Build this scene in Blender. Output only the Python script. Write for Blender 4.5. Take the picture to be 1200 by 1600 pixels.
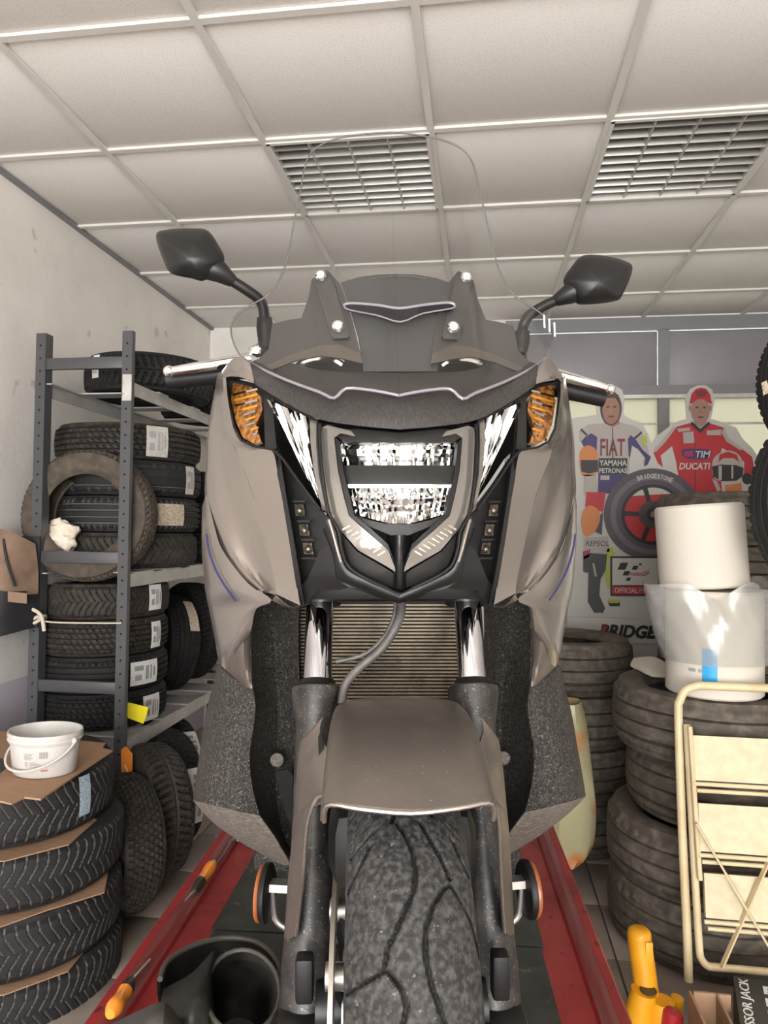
import bpy, bmesh, math, random
from mathutils import Vector, Matrix
from math import sin, cos, pi, sqrt
random.seed(7)
for o in list(bpy.data.objects): bpy.data.objects.remove(o)
scene = bpy.context.scene
COL = scene.collection

# ------------------------------------------------------------ camera
F = 1100.0                       # focal length in pixels of a 1200x1600 frame
CAM = Vector((0, 0, 1.35))
YAW, PIT, ROL = .1374, .0263, .0118
fw = Vector((-sin(YAW)*cos(PIT), cos(YAW)*cos(PIT), sin(PIT)))
r0 = Vector((cos(YAW), sin(YAW), 0)); u0 = r0.cross(fw)
rr = r0*cos(ROL) + u0*sin(ROL); uu = u0*cos(ROL) - r0*sin(ROL)
cd = bpy.data.cameras.new('camera'); cam = bpy.data.objects.new('camera', cd); COL.objects.link(cam)
cd.sensor_fit = 'VERTICAL'; cd.sensor_height = 36; cd.lens = F*36/1600; cd.clip_start = .02
cam.matrix_world = Matrix((( rr.x, uu.x, -fw.x, CAM.x), (rr.y, uu.y, -fw.y, CAM.y), (rr.z, uu.z, -fw.z, CAM.z), (0, 0, 0, 1)))
scene.camera = cam
# ------------------------------------------------------------ daylight: bright overcast sky, coming in through the open workshop front
w = bpy.data.worlds.new('world'); scene.world = w; w.use_nodes = True
bg = w.node_tree.nodes['Background']; bg.inputs[0].default_value = (.985, .975, .965, 1); bg.inputs[1].default_value = 6.0
# sampling portal in the open front (emits nothing itself, only guides the sky light through the doorway)
pd = bpy.data.lights.new('doorway_portal', 'AREA'); pd.shape = 'RECTANGLE'; pd.size = 3.8; pd.size_y = 2.72; pd.cycles.is_portal = True
po = bpy.data.objects.new('doorway_portal', pd); COL.objects.link(po); po.location = (.035, -3.6, 1.365); po.rotation_euler = (pi/2, 0, 0)
vs = scene.view_settings
vs.view_transform = 'Standard'; vs.look = 'None'; vs.gamma = 1; vs.use_curve_mapping = False; vs.exposure = 1.4
scene.cycles.caustics_reflective = False; scene.cycles.caustics_refractive = False; scene.cycles.sample_clamp_indirect = 8
scene.cycles.max_bounces = 12; scene.cycles.transparent_max_bounces = 24; scene.cycles.diffuse_bounces = 6

# ------------------------------------------------------------ helpers
def ray(px, py): return rr*((px-600)/F) + uu*((800-py)/F) + fw
def at_d(px, py, d): return CAM + ray(px, py)*d
def at_y(px, py, Y): r = ray(px, py); return CAM + r*(Y/r.y)
def at_z(px, py, Z): r = ray(px, py); return CAM + r*((Z-CAM.z)/r.z)
def at_plane(px, py, p, n): r = ray(px, py); return CAM + r*((p-CAM).dot(n)/r.dot(n))
def lerp(a, b, t): return a + (b-a)*t
def cr(pts, n, closed=False):
    pts = [Vector(p) for p in pts]; out = []; N = len(pts)
    if N < 3 and not closed: return [pts[0].lerp(pts[1], i/n) for i in range(n+1)]
    segs = N if closed else N-1
    for i in range(segs):
        g = (lambda k: pts[k % N]) if closed else (lambda k: pts[min(max(k, 0), N-1)])
        a, b, c, d = g(i-1), g(i), g(i+1), g(i+2)
        for k in range(n):
            t = k/n
            out.append(.5*((2*b) + (c-a)*t + (2*a-5*b+4*c-d)*t*t + (3*b-a-3*c+d)*t**3))
    if not closed: out.append(pts[-1])
    return out
def interp(x, tab):
    if x <= tab[0][0]: return tab[0][1]
    for (a, b), (c, d) in zip(tab, tab[1:]):
        if x <= c: return b+(d-b)*(x-a)/(c-a)
    return tab[-1][1]
def frame(z, up=None):
    z = Vector(z).normalized(); u = Vector(up) if up else (Vector((0, 0, 1)) if abs(z.z) < .95 else Vector((0, 1, 0)))
    x = u.cross(z).normalized(); return x, z.cross(x)

MATX = {}                                  # world matrix of each parent, by object name
class MB:
    def __init__(s): s.v = []; s.f = []
    def add(s, vs, fs):
        n = len(s.v); s.v += [Vector(p) for p in vs]; s.f += [tuple(i+n for i in f) for f in fs]; return s
    def box(s, c, d, R=None):
        c = Vector(c); vs = []
        for k in range(8):
            p = Vector(((k & 1)-.5, (k >> 1 & 1)-.5, (k >> 2)-.5)); p = Vector((p.x*d[0], p.y*d[1], p.z*d[2]))
            vs.append(c+(R @ p if R else p))
        return s.add(vs, [(0, 2, 3, 1), (4, 5, 7, 6), (0, 1, 5, 4), (2, 6, 7, 3), (0, 4, 6, 2), (1, 3, 7, 5)])
    def bbox(s, c, d, b=.004, R=None):     # box with chamfered edges
        c = Vector(c); bm = bmesh.new(); bmesh.ops.create_cube(bm, size=1)
        for q in bm.verts: q.co = Vector((q.co.x*d[0], q.co.y*d[1], q.co.z*d[2]))
        bmesh.ops.bevel(bm, geom=bm.edges[:], offset=b, segments=2, profile=.5, affect='EDGES')
        bm.verts.index_update(); s.add([c+(R @ q.co if R else q.co) for q in bm.verts], [[q.index for q in f.verts] for f in bm.faces]); bm.free(); return s
    def bar(s, a, b, w, h, up=None):       # rectangular bar from a to b
        a = Vector(a); b = Vector(b); x, y = frame(b-a, up); vs = []
        for p in (a, b): vs += [p-x*w/2-y*h/2, p+x*w/2-y*h/2, p+x*w/2+y*h/2, p-x*w/2+y*h/2]
        return s.add(vs, [(0, 3, 2, 1), (4, 5, 6, 7), (0, 1, 5, 4), (1, 2, 6, 5), (2, 3, 7, 6), (3, 0, 4, 7)])
    def tube(s, pts, r, n=10, closed=False, cap=True):
        pts = [Vector(p) for p in pts]; N = len(pts); rs = r if isinstance(r, (list, tuple)) else [r]*N; vs = []; fs = []
        x = None
        for i, p in enumerate(pts):
            t = (pts[(i+1) % N]-pts[i-1]) if closed else (pts[min(i+1, N-1)]-pts[max(i-1, 0)])
            if t.length < 1e-9: t = Vector((0, 0, 1))
            t.normalize()
            if x is None: x, y = frame(t)
            else:
                x = (x-t*x.dot(t)); x = x.normalized() if x.length > 1e-6 else frame(t)[0]; y = t.cross(x)
            vs += [p+(x*cos(2*pi*k/n)+y*sin(2*pi*k/n))*rs[i] for k in range(n)]
        for i in range(N if closed else N-1):
            j = (i+1) % N
            fs += [(i*n+k, i*n+(k+1) % n, j*n+(k+1) % n, j*n+k) for k in range(n)]
        if cap and not closed: fs += [tuple(range(n))[::-1], tuple((N-1)*n+k for k in range(n))]
        return s.add(vs, fs)
    def cyl(s, a, b, r, r2=None, n=20): return s.tube([a, b], [r, r if r2 is None else r2], n)
    def lathe(s, prof, n=32, M=None, closed=False):   # prof (r,z) about local z
        vs = []; fs = []; P = len(prof)
        for i in range(n):
            a = 2*pi*i/n
            for (r, z) in prof:
                p = Vector((r*cos(a), r*sin(a), z)); vs.append(M @ p if M else p)
        for i in range(n):
            j = (i+1) % n
            for k in range(P if closed else P-1):
                l = (k+1) % P; fs.append((i*P+k, j*P+k, j*P+l, i*P+l))
        return s.add(vs, fs)
    def prism(s, pts, vec):
        pts = [Vector(p) for p in pts]; vec = Vector(vec); n = len(pts)
        return s.add(pts+[p+vec for p in pts], [tuple(range(n))[::-1], tuple(range(n, 2*n))]+[(i, (i+1) % n, n+(i+1) % n, n+i) for i in range(n)])
    def sphere(s, c, r, n=16, m=10, sc=(1, 1, 1), R=None):
        c = Vector(c); vs = []; fs = []
        for i in range(m+1):
            for k in range(n):
                a = pi*i/m; b = 2*pi*k/n; p = Vector((r*sc[0]*sin(a)*cos(b), r*sc[1]*sin(a)*sin(b), r*sc[2]*cos(a)))
                vs.append(c+(R @ p if R else p))
        for i in range(m): fs += [(i*n+k, i*n+(k+1) % n, (i+1)*n+(k+1) % n, (i+1)*n+k) for k in range(n)]
        return s.add(vs, fs)
    def surf(s, rows, nu=4, nv=4, th=.003, tv=None):  # smooth sheet through a grid of points, given thickness
        R = [cr(r, nu) if nu > 1 else [Vector(p) for p in r] for r in rows]
        cols = [cr([r[k] for r in R], nv) if nv > 1 else [r[k] for r in R] for k in range(len(R[0]))]
        U = len(cols); V = len(cols[0]); g = lambda u, v: cols[min(max(u, 0), U-1)][min(max(v, 0), V-1)]
        A = []; B = []
        for u in range(U):
            for v in range(V):
                p = g(u, v)
                if tv is not None: nn = Vector(tv)
                else:
                    nn = (g(u+1, v)-g(u-1, v)).cross(g(u, v+1)-g(u, v-1))
                    nn = nn.normalized() if nn.length > 1e-10 else Vector((0, 1, 0))
                    if s.flip: nn = -nn
                A.append(p); B.append(p+nn*th)
        N = U*V; fs = []
        for u in range(U-1):
            for v in range(V-1):
                a, b, c, d = u*V+v, u*V+v+1, (u+1)*V+v+1, (u+1)*V+v
                fs += [(a, b, c, d), (N+d, N+c, N+b, N+a)]
        bd = [u*V for u in range(U)]+[(U-1)*V+v for v in range(1, V)]+[u*V+V-1 for u in range(U-2, -1, -1)]+[v for v in range(V-2, 0, -1)]
        for i in range(len(bd)):
            a, b = bd[i], bd[(i+1) % len(bd)]; fs.append((a, b, N+b, N+a))
        return s.add(A+B, fs)
    flip = False
    def mirror(s):
        m = MB(); m.v = [Vector((-p.x, p.y, p.z)) for p in s.v]; m.f = [f[::-1] for f in s.f]; return m
    def both(s): m = s.mirror(); s.add(m.v, m.f); return s
    def build(s, name, mat, parent=None, local=False, smooth=True, ang=35, recalc=True, label=None, kind=None):
        me = bpy.data.meshes.new(name); vs = s.v
        if parent is not None and not local:
            inv = MATX[parent.name].inverted(); vs = [inv @ p for p in vs]
        me.from_pydata([tuple(p) for p in vs], [], s.f)
        if recalc:
            bm = bmesh.new(); bm.from_mesh(me); bmesh.ops.recalc_face_normals(bm, faces=bm.faces[:]); bm.to_mesh(me); bm.free()
        if smooth:
            me.shade_smooth(); me.set_sharp_from_angle(angle=math.radians(ang))
        me.materials.append(M[mat] if isinstance(mat, str) else mat)
        o = bpy.data.objects.new(name, me); COL.objects.link(o)
        if parent is not None: o.parent = parent; MATX[o.name] = MATX[parent.name]
        if label: o['label'] = label
        if kind: o['kind'] = kind
        return o
def mb(): return MB()
def thing(name, label, cat, loc=(0, 0, 0), rot=None, group=None):
    o = bpy.data.objects.new(name, None); COL.objects.link(o); o.empty_display_size = .05
    m = Matrix.Translation(loc) @ (rot.to_4x4() if rot else Matrix.Identity(4)); o.matrix_world = m; MATX[o.name] = m
    o['label'] = label; o['category'] = cat
    if group: o['group'] = group
    return o
def single(b, name, mat, label, cat, group=None, **k):
    lo = Vector([min(p[i] for p in b.v) for i in range(3)]); hi = Vector([max(p[i] for p in b.v) for i in range(3)])
    c = Vector(((lo.x+hi.x)/2, (lo.y+hi.y)/2, lo.z)); b.v = [p-c for p in b.v]
    o = b.build(name, mat, **k); o.location = c; MATX[o.name] = Matrix.Translation(c); o['label'] = label; o['category'] = cat
    if group: o['group'] = group
    return o
def struct(b, name, mat, parent=None, **k):
    o = b.build(name, mat, parent, **k)
    if parent is None: o['kind'] = 'structure'; MATX[o.name] = Matrix.Identity(4)
    return o
def inst(o, parent, loc, name=None):
    c = o.copy(); COL.objects.link(c); c.parent = parent; c.location = loc; return c
def text(s, size, Mx, mat, parent=None, name='lettering', ext=.0006, sx=1., shear=0., local=False, align='CENTER', bold=0., fit=None):
    cu = bpy.data.curves.new('t', 'FONT'); cu.body = s; cu.size = size; cu.extrude = ext; cu.align_x = align; cu.align_y = 'CENTER'; cu.shear = shear; cu.offset = bold; cu.resolution_u = 3
    t = bpy.data.objects.new('t', cu); me = bpy.data.meshes.new_from_object(t); bpy.data.objects.remove(t); bpy.data.curves.remove(cu)
    if fit:                                          # scale to a given width and height
        xs = [v.co.x for v in me.vertices]; ys = [v.co.y for v in me.vertices]; cx = (max(xs)+min(xs))/2; cy = (max(ys)+min(ys))/2
        ax = fit[0]/(max(xs)-min(xs)); ay = fit[1]/(max(ys)-min(ys))
        for v in me.vertices: v.co.x = (v.co.x-cx)*ax; v.co.y = (v.co.y-cy)*ay
    else:
        for v in me.vertices: v.co.x *= sx
    inv = Matrix.Identity(4) if (parent is None or local) else MATX[parent.name].inverted()
    me.transform(inv @ Mx); me.name = name
    me.materials.clear(); me.materials.append(M[mat])
    o = bpy.data.objects.new(name, me); COL.objects.link(o)
    if parent: o.parent = parent; MATX[o.name] = MATX[parent.name]
    return o
def basis(x, y, o):                                  # matrix with local x, y axes and origin
    x = Vector(x).normalized(); y = Vector(y); y = (y-x*y.dot(x)).normalized(); z = x.cross(y); o = Vector(o)
    return Matrix(((x.x, y.x, z.x, o.x), (x.y, y.y, z.y, o.y), (x.z, y.z, z.z, o.z), (0, 0, 0, 1)))

# ------------------------------------------------------------ materials
M = {}
def mat(name, col, rough=.5, metal=0., col2=None, ns=20., lo=.4, hi=.65, bump=0., bs=60., coat=0., stretch=None, spec=.5, detail=4., trans=0., speck=None, rvar=0.):
    m = bpy.data.materials.new(name); m.use_nodes = True; nt = m.node_tree; N = nt.nodes; K = nt.links
    p = N['Principled BSDF']; p.inputs['Base Color'].default_value = (*col, 1); p.inputs['Roughness'].default_value = rough; p.inputs['Metallic'].default_value = metal
    p.inputs['Specular IOR Level'].default_value = spec if name not in ('black_plastic', 'dusty_plastic', 'dusty_plastic_inner', 'rubber_black', 'rubber_new', 'rubber_brown', 'rubber_worn', 'rubber_dusty', 'rubber_road', 'satin_dark', 'boot_rubber', 'hole_dark') else .3; p.inputs['Coat Weight'].default_value = coat; p.inputs['Coat Roughness'].default_value = .08
    tc = N.new('ShaderNodeTexCoord'); src = tc.outputs['Object']
    if stretch:
        mp = N.new('ShaderNodeMapping'); mp.inputs['Scale'].default_value = stretch; K.new(src, mp.inputs[0]); src = mp.outputs[0]
    cur = None
    def noise(scale, lo, hi, det=4.):
        n = N.new('ShaderNodeTexNoise'); n.inputs['Scale'].default_value = scale; n.inputs['Detail'].default_value = det; K.new(src, n.inputs['Vector'])
        r = N.new('ShaderNodeMapRange'); r.inputs[1].default_value = lo; r.inputs[2].default_value = hi; K.new(n.outputs[0], r.inputs[0]); return r.outputs[0]
    def mix(fac, a, b):
        x = N.new('ShaderNodeMix'); x.data_type = 'RGBA'; K.new(fac, x.inputs[0])
        if isinstance(a, tuple): x.inputs[6].default_value = (*a, 1)
        else: K.new(a, x.inputs[6])
        x.inputs[7].default_value = (*b, 1); return x.outputs[2]
    if col2:
        f = noise(ns, lo, hi, detail); cur = mix(f, col, col2)
        if rvar:
            r = N.new('ShaderNodeMapRange'); r.inputs[3].default_value = rough; r.inputs[4].default_value = rough+rvar; K.new(f, r.inputs[0]); K.new(r.outputs[0], p.inputs['Roughness'])
    if speck:                                        # (scale, lo, hi, colour): small dust or stain specks
        cur = mix(noise(speck[0], speck[1], speck[2], 3.), cur if cur else col, speck[3])
    if cur: K.new(cur, p.inputs['Base Color'])
    if bump:
        n = N.new('ShaderNodeTexNoise'); n.inputs['Scale'].default_value = bs; n.inputs['Detail'].default_value = 3; K.new(src, n.inputs['Vector'])
        b = N.new('ShaderNodeBump'); b.inputs['Strength'].default_value = bump; b.inputs['Distance'].default_value = .004; K.new(n.outputs[0], b.inputs['Height']); K.new(b.outputs[0], p.inputs['Normal'])
    M[name] = m; m.diffuse_color = (*col, 1); return m
def glassy(name, tint, amount=1., rough=.02, base=.04, haze=0., hcol=(.9, .9, .9)):   # thin clear sheet: see-through plus a Fresnel reflection
    m = bpy.data.materials.new(name); m.use_nodes = True; nt = m.node_tree; N = nt.nodes; K = nt.links; N.remove(N['Principled BSDF'])
    t = N.new('ShaderNodeBsdfTransparent'); t.inputs[0].default_value = (*tint, 1)
    g = N.new('ShaderNodeBsdfGlossy'); g.inputs['Roughness'].default_value = rough
    fr = N.new('ShaderNodeLayerWeight'); pw = N.new('ShaderNodeMath'); pw.operation = 'POWER'; pw.inputs[1].default_value = 5; K.new(fr.outputs['Facing'], pw.inputs[0])
    ad = N.new('ShaderNodeMath'); ad.operation = 'MULTIPLY_ADD'; ad.inputs[1].default_value = .9; ad.inputs[2].default_value = base; K.new(pw.outputs[0], ad.inputs[0])
    mm = N.new('ShaderNodeMath'); mm.operation = 'MULTIPLY'; mm.inputs[1].default_value = amount; K.new(ad.outputs[0], mm.inputs[0])
    x = N.new('ShaderNodeMixShader'); K.new(mm.outputs[0], x.inputs[0]); K.new(t.outputs[0], x.inputs[1]); K.new(g.outputs[0], x.inputs[2]); out = x.outputs[0]
    if haze:
        d = N.new('ShaderNodeBsdfDiffuse'); d.inputs[0].default_value = (*hcol, 1); y = N.new('ShaderNodeMixShader'); y.inputs[0].default_value = haze
        K.new(out, y.inputs[1]); K.new(d.outputs[0], y.inputs[2]); out = y.outputs[0]
    K.new(out, N['Material Output'].inputs[0]); M[name] = m
def translucent(name, col, mixd=.5):
    m = bpy.data.materials.new(name); m.use_nodes = True; nt = m.node_tree; N = nt.nodes; K = nt.links; N.remove(N['Principled BSDF'])
    t = N.new('ShaderNodeBsdfTranslucent'); t.inputs[0].default_value = (*col, 1); d = N.new('ShaderNodeBsdfDiffuse'); d.inputs[0].default_value = (*[c*.9 for c in col], 1)
    x = N.new('ShaderNodeMixShader'); x.inputs[0].default_value = mixd; K.new(t.outputs[0], x.inputs[1]); K.new(d.outputs[0], x.inputs[2]); K.new(x.outputs[0], N['Material Output'].inputs[0]); M[name] = m

mat('ceiling_tile', (.80, .78, .75), .9, col2=(.68, .66, .63), ns=170, lo=.52, hi=.7, bump=.25, bs=220)
mat('ceiling_bar', (.66, .645, .61), .35)
mat('aluminium', (.62, .61, .56), .3, .9)
mat('lamp_tray', (.30, .29, .265), .5)
mat('wall_plaster', (.82, .79, .75), .9, col2=(.70, .67, .63), ns=3, lo=.35, hi=.75, bump=.35, bs=25, speck=(9, .66, .74, (.55, .51, .47)))
mat('wall_lower', (.60, .55, .62), .8, col2=(.52, .47, .53), ns=4, bump=.3, bs=25)
mat('floor_tile', (.38, .325, .28), .4, col2=(.30, .255, .22), ns=6, speck=(40, .62, .7, (.30, .27, .24)))
mat('grout', (.20, .18, .16), .95)
mat('grey_panel', (.25, .24, .25), .45, col2=(.22, .21, .22), ns=3)
mat('grey_frame', (.20, .20, .21), .4)
translucent('frosted_glass', (.27, .265, .225), .25)
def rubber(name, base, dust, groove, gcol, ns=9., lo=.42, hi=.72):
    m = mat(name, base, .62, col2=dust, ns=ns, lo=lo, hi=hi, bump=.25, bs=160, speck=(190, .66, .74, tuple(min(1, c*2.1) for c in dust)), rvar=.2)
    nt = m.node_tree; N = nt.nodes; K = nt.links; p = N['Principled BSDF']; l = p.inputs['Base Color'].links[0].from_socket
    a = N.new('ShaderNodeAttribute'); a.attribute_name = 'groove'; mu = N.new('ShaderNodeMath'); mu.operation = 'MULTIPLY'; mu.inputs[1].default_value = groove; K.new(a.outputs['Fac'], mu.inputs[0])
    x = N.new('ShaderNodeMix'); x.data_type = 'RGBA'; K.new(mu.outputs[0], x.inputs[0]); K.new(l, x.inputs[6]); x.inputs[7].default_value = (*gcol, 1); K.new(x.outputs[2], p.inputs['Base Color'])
rubber('rubber_new', (.014, .0135, .014), (.026, .025, .024), .9, (.15, .143, .135))
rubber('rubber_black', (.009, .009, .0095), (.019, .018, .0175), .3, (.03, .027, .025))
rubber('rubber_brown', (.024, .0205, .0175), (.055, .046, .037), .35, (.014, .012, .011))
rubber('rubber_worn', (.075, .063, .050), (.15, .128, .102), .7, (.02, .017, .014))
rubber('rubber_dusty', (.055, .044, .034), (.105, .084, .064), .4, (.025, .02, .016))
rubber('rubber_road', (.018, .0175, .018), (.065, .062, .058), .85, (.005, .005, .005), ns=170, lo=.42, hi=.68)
mat('shelf_paint', (.062, .063, .067), .38)
mat('galvanised', (.55, .54, .52), .4, .5, col2=(.45, .44, .42), ns=14)
mat('hole_dark', (.008, .008, .008), .9)
mat('metallic_paint', (.37, .333, .303), .27, .85, coat=.3, col2=(.32, .288, .262), ns=900, lo=.4, hi=.6)
mat('metallic_dirty', (.21, .183, .160), .34, .8, col2=(.165, .143, .124), ns=14, lo=.35, hi=.7, speck=(260, .69, .74, (.42, .37, .32)), rvar=.15)
mat('satin_dark', (.022, .021, .020), .42, .2)
mat('bracket_haze_grey', (.060, .056, .054), .5, .1)  # dark bracket greyed to paint in the windshield's reflection haze
mat('fork_dusty', (.014, .0135, .014), .4, .3, col2=(.040, .036, .032), ns=40, speck=(330, .62, .68, (.14, .12, .10)))
mat('louvre', (.30, .295, .27), .32, .85)
mat('weave_dark', (.018, .017, .0165), .5, .1, col2=(.050, .045, .041), ns=60, lo=.45, hi=.65, stretch=(30, 4, 2))
mat('black_plastic', (.006, .0058, .0058), .5)
mat('black_satin', (.008, .0078, .0078), .38, spec=.35)
mat('black_gloss', (.010, .010, .011), .22)
mat('dusty_plastic', (.016, .015, .014), .6, col2=(.045, .041, .035), ns=240, lo=.42, hi=.62, bump=.8, bs=400, speck=(330, .60, .67, (.15, .133, .113)))
mat('dusty_plastic_inner', (.013, .0125, .0115), .6, col2=(.042, .037, .030), ns=220, lo=.42, hi=.62, bump=.8, bs=400, speck=(300, .62, .68, (.15, .13, .11)))
mat('dusty_flange', (.10, .086, .073), .7, col2=(.21, .183, .155), ns=110, lo=.4, hi=.65, bump=.5, bs=220, stretch=(1, 1, 3), speck=(240, .62, .68, (.05, .044, .038)))
mat('chrome', (.85, .84, .82), .12, 1.)
mat('fork_chrome', (.55, .55, .57), .06, 1., col2=(.25, .25, .27), ns=4)
mat('reflector_chrome', (.62, .62, .61), .07, 1.)
mat('light_guide', (.21, .195, .175), .12, .5, coat=.4)
mat('steel', (.50, .48, .45), .35, .9)
mat('disc_steel', (.42, .38, .33), .4, .8)
mat('radiator_fin', (.19, .152, .104), .5, .5, col2=(.10, .08, .054), ns=30)
mat('radiator_dark', (.05, .042, .034), .7)
mat('hose_rubber', (.05, .048, .045), .5, col2=(.10, .09, .08), ns=30)
mat('amber', (.50, .20, .035), .2, .3, col2=(.14, .055, .02), ns=120, lo=.4, hi=.6, coat=.4)
mat('amber_bright', (.80, .36, .04), .15, .5)
mat('amber_reflector', (.26, .075, .022), .3)
mat('boot_rim', (.075, .068, .057), .5)
mat('purple_edge', (.20, .18, .21), .3, coat=.3)
mat('blue_stripe', (.018, .02, .09), .3)
glassy('windshield_clear', (.93, .93, .925), .9, .01)
glassy('lens_clear', (.94, .94, .94), .8, .03, base=0.)
glassy('smoke_screen', (.17, .17, .175), .8, .03, haze=.35, hcol=(.16, .16, .16))  # grey diffuse part paints the windshield's reflection veil onto the smoked screen
glassy('plastic_film', (.88, .88, .87), .8, .16, haze=.15, hcol=(.85, .84, .80))
mat('mirror_glass', (.8, .8, .8), .02, 1.)
mat('red_paint', (.27, .017, .018), .38, col2=(.17, .012, .013), ns=7, lo=.4, hi=.7, speck=(55, .64, .7, (.06, .012, .011)), rvar=.2)
mat('red_worn', (.22, .04, .04), .4, col2=(.25, .10, .09), ns=9, stretch=(6, .6, 6))
mat('rubber_mat', (.015, .0165, .015), .5, col2=(.034, .036, .031), ns=10, bump=.3, bs=50, speck=(24, .63, .70, (.11, .108, .098)))
mat('boot_rubber', (.016, .0155, .015), .38, col2=(.085, .077, .066), ns=8, lo=.45, hi=.75, rvar=.2)
mat('orange_handle', (.85, .28, .03), .25, coat=.5)
mat('black_handle', (.03, .025, .02), .3)
mat('bucket_white', (.58, .565, .54), .4, col2=(.50, .48, .45), ns=9)
mat('print_grey', (.30, .30, .30), .6)
mat('print_red', (.45, .10, .09), .6)
mat('cardboard', (.36, .22, .135), .85, col2=(.31, .185, .11), ns=12, stretch=(1, 8, 1))
mat('cardboard_edge', (.62, .45, .32), .9)
mat('paper_white', (.60, .555, .48), .85, bump=.15, bs=200)
mat('paper_core', (.45, .33, .22), .9)
mat('blue_label', (.01, .30, .62), .4)
mat('cloth_cream', (.72, .64, .54), .9, col2=(.62, .53, .43), ns=20, bump=.4, bs=90)
mat('sticker_white', (.78, .78, .76), .4, col2=(.55, .55, .54), ns=60, lo=.5, hi=.6)
mat('sticker_silver', (.60, .58, .55), .35, .3, col2=(.42, .40, .37), ns=50)
mat('sticker_tan', (.55, .46, .35), .6, col2=(.25, .20, .15), ns=45, lo=.48, hi=.56)
mat('sticker_blue', (.45, .58, .66), .3, .2, col2=(.25, .33, .38), ns=40)
mat('yellow_card', (.90, .78, .02), .6)
mat('orange_card', (.85, .27, .03), .6)
mat('rope', (.60, .54, .44), .9, bump=.6, bs=200)
mat('cream_enamel', (.60, .50, .31), .4, col2=(.54, .43, .25), ns=14)
mat('cream_step', (.56, .49, .325), .5, col2=(.49, .42, .27), ns=30, bump=.25, bs=150)
mat('yellow_tool', (.72, .33, .012), .38, col2=(.62, .27, .012), ns=12, speck=(26, .68, .72, (.35, .18, .03)))
mat('yellow_pale', (.85, .68, .10), .4)
mat('red_knob', (.40, .02, .03), .35)
mat('jackbox_dark', (.045, .045, .042), .5)
mat('print_white', (.78, .77, .74), .6)
mat('bag_plastic', (.42, .39, .23), .35, col2=(.55, .20, .06), ns=5, lo=.52, hi=.62)
mat('bag_brown', (.22, .145, .10), .85, col2=(.16, .10, .07), ns=14, bump=.3, bs=80)
mat('bag_black', (.016, .016, .018), .7)
for n, c in dict(board=(.72, .70, .65), skin=(.42, .20, .14), skin2=(.46, .25, .19), hair=(.06, .030, .018), suit_white=(.56, .50, .46), suit_blue=(.045, .03, .17), navy=(.02, .018, .06), red=(.60, .012, .02), darkred=(.22, .02, .025),
                 black=(.012, .012, .012), wheel=(.10, .075, .095), wheel_hi=(.19, .16, .19), orange=(.80, .26, .06), yellow=(.55, .60, .06), trouser=(.055, .053, .055), white=(.74, .71, .64), magenta=(.45, .02, .12), hub=(.07, .06, .05)).items():
    c = tuple(x*.56 for x in c); mat('print_'+n if 'print_'+n not in M else 'ink_'+n, c, .55)  # inks muted, then dimmed to paint in the display's backlit shade
mat('lens_dim', (.20, .17, .13), .15, .6, col2=(.07, .06, .045), ns=120)
mat('edge_glass', (.13, .13, .13), .6)
mat('smoke_print', (.13, .13, .13), .5)
# ============================================================ the room
XL, XR, YB, YF, ZC = -1.88, 1.95, 4.66, -3.6, 2.733
GX, GY = -1.384, 1.801                     # a ceiling grid crossing
b = mb().box(((XL+XR)/2, (YF+YB)/2, -.06), (XR-XL+.4, YB-YF+.4, .10)); floor = struct(b, 'floor', 'grout', smooth=False)
t = .33; fx = math.floor((XR-XL)/t); fy = math.floor((YB-YF)/t)
proto = None
for j in range(fy+1):
    for i in range(fx+1):
        x = XL+.17+i*t; y = YF+.17+j*t
        if x > XR or y > YB: continue
        if proto is None:
            proto = mb().bbox((0, 0, -.005), (t-.006, t-.006, .012), .0015).build('floor_tile', 'floor_tile', floor, local=True); proto.location = (x, y, 0)
        else: inst(proto, floor, (x, y, random.uniform(-.0006, .0006)))
wl = struct(mb().box((XL-.05, (YF+YB)/2, .72+(ZC+.2-.72)/2), (.1, YB-YF, ZC+.2-.72)), 'wall_left', 'wall_plaster', smooth=False)
struct(mb().box((XL-.048, (YF+YB)/2, .36), (.1, YB-YF, .73)), 'wall_left_dado', 'wall_lower', wl, smooth=False)
struct(mb().box((XR+.05, (YF+YB)/2, (ZC+.2)/2), (.1, YB-YF, ZC+.2)), 'wall_right', 'wall_plaster', smooth=False)
WX0 = .15
wb = mb().box(((XL+WX0)/2, YB+.05, (ZC+.2)/2), (WX0-XL, .1, ZC+.2)); wb.box(((WX0+XR)/2, YB+.05, .45), (XR-WX0, .1, .9)); wb.box(((WX0+XR)/2, YB+.05, ZC+.1), (XR-WX0, .1, .2))
struct(wb, 'wall_back', 'wall_plaster', smooth=False)
# open workshop front behind the camera: lintel and piers
wf = mb().box(((XL+XR)/2, YF-.1, ZC+.05), (XR-XL+.2, .2, .3)); wf.box((XL+.02, YF-.1, 1.35), (.25, .2, 2.7)); wf.box((XR-.02, YF-.1, 1.35), (.25, .2, 2.7))
struct(wf, 'wall_front', 'wall_plaster', smooth=False)
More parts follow.
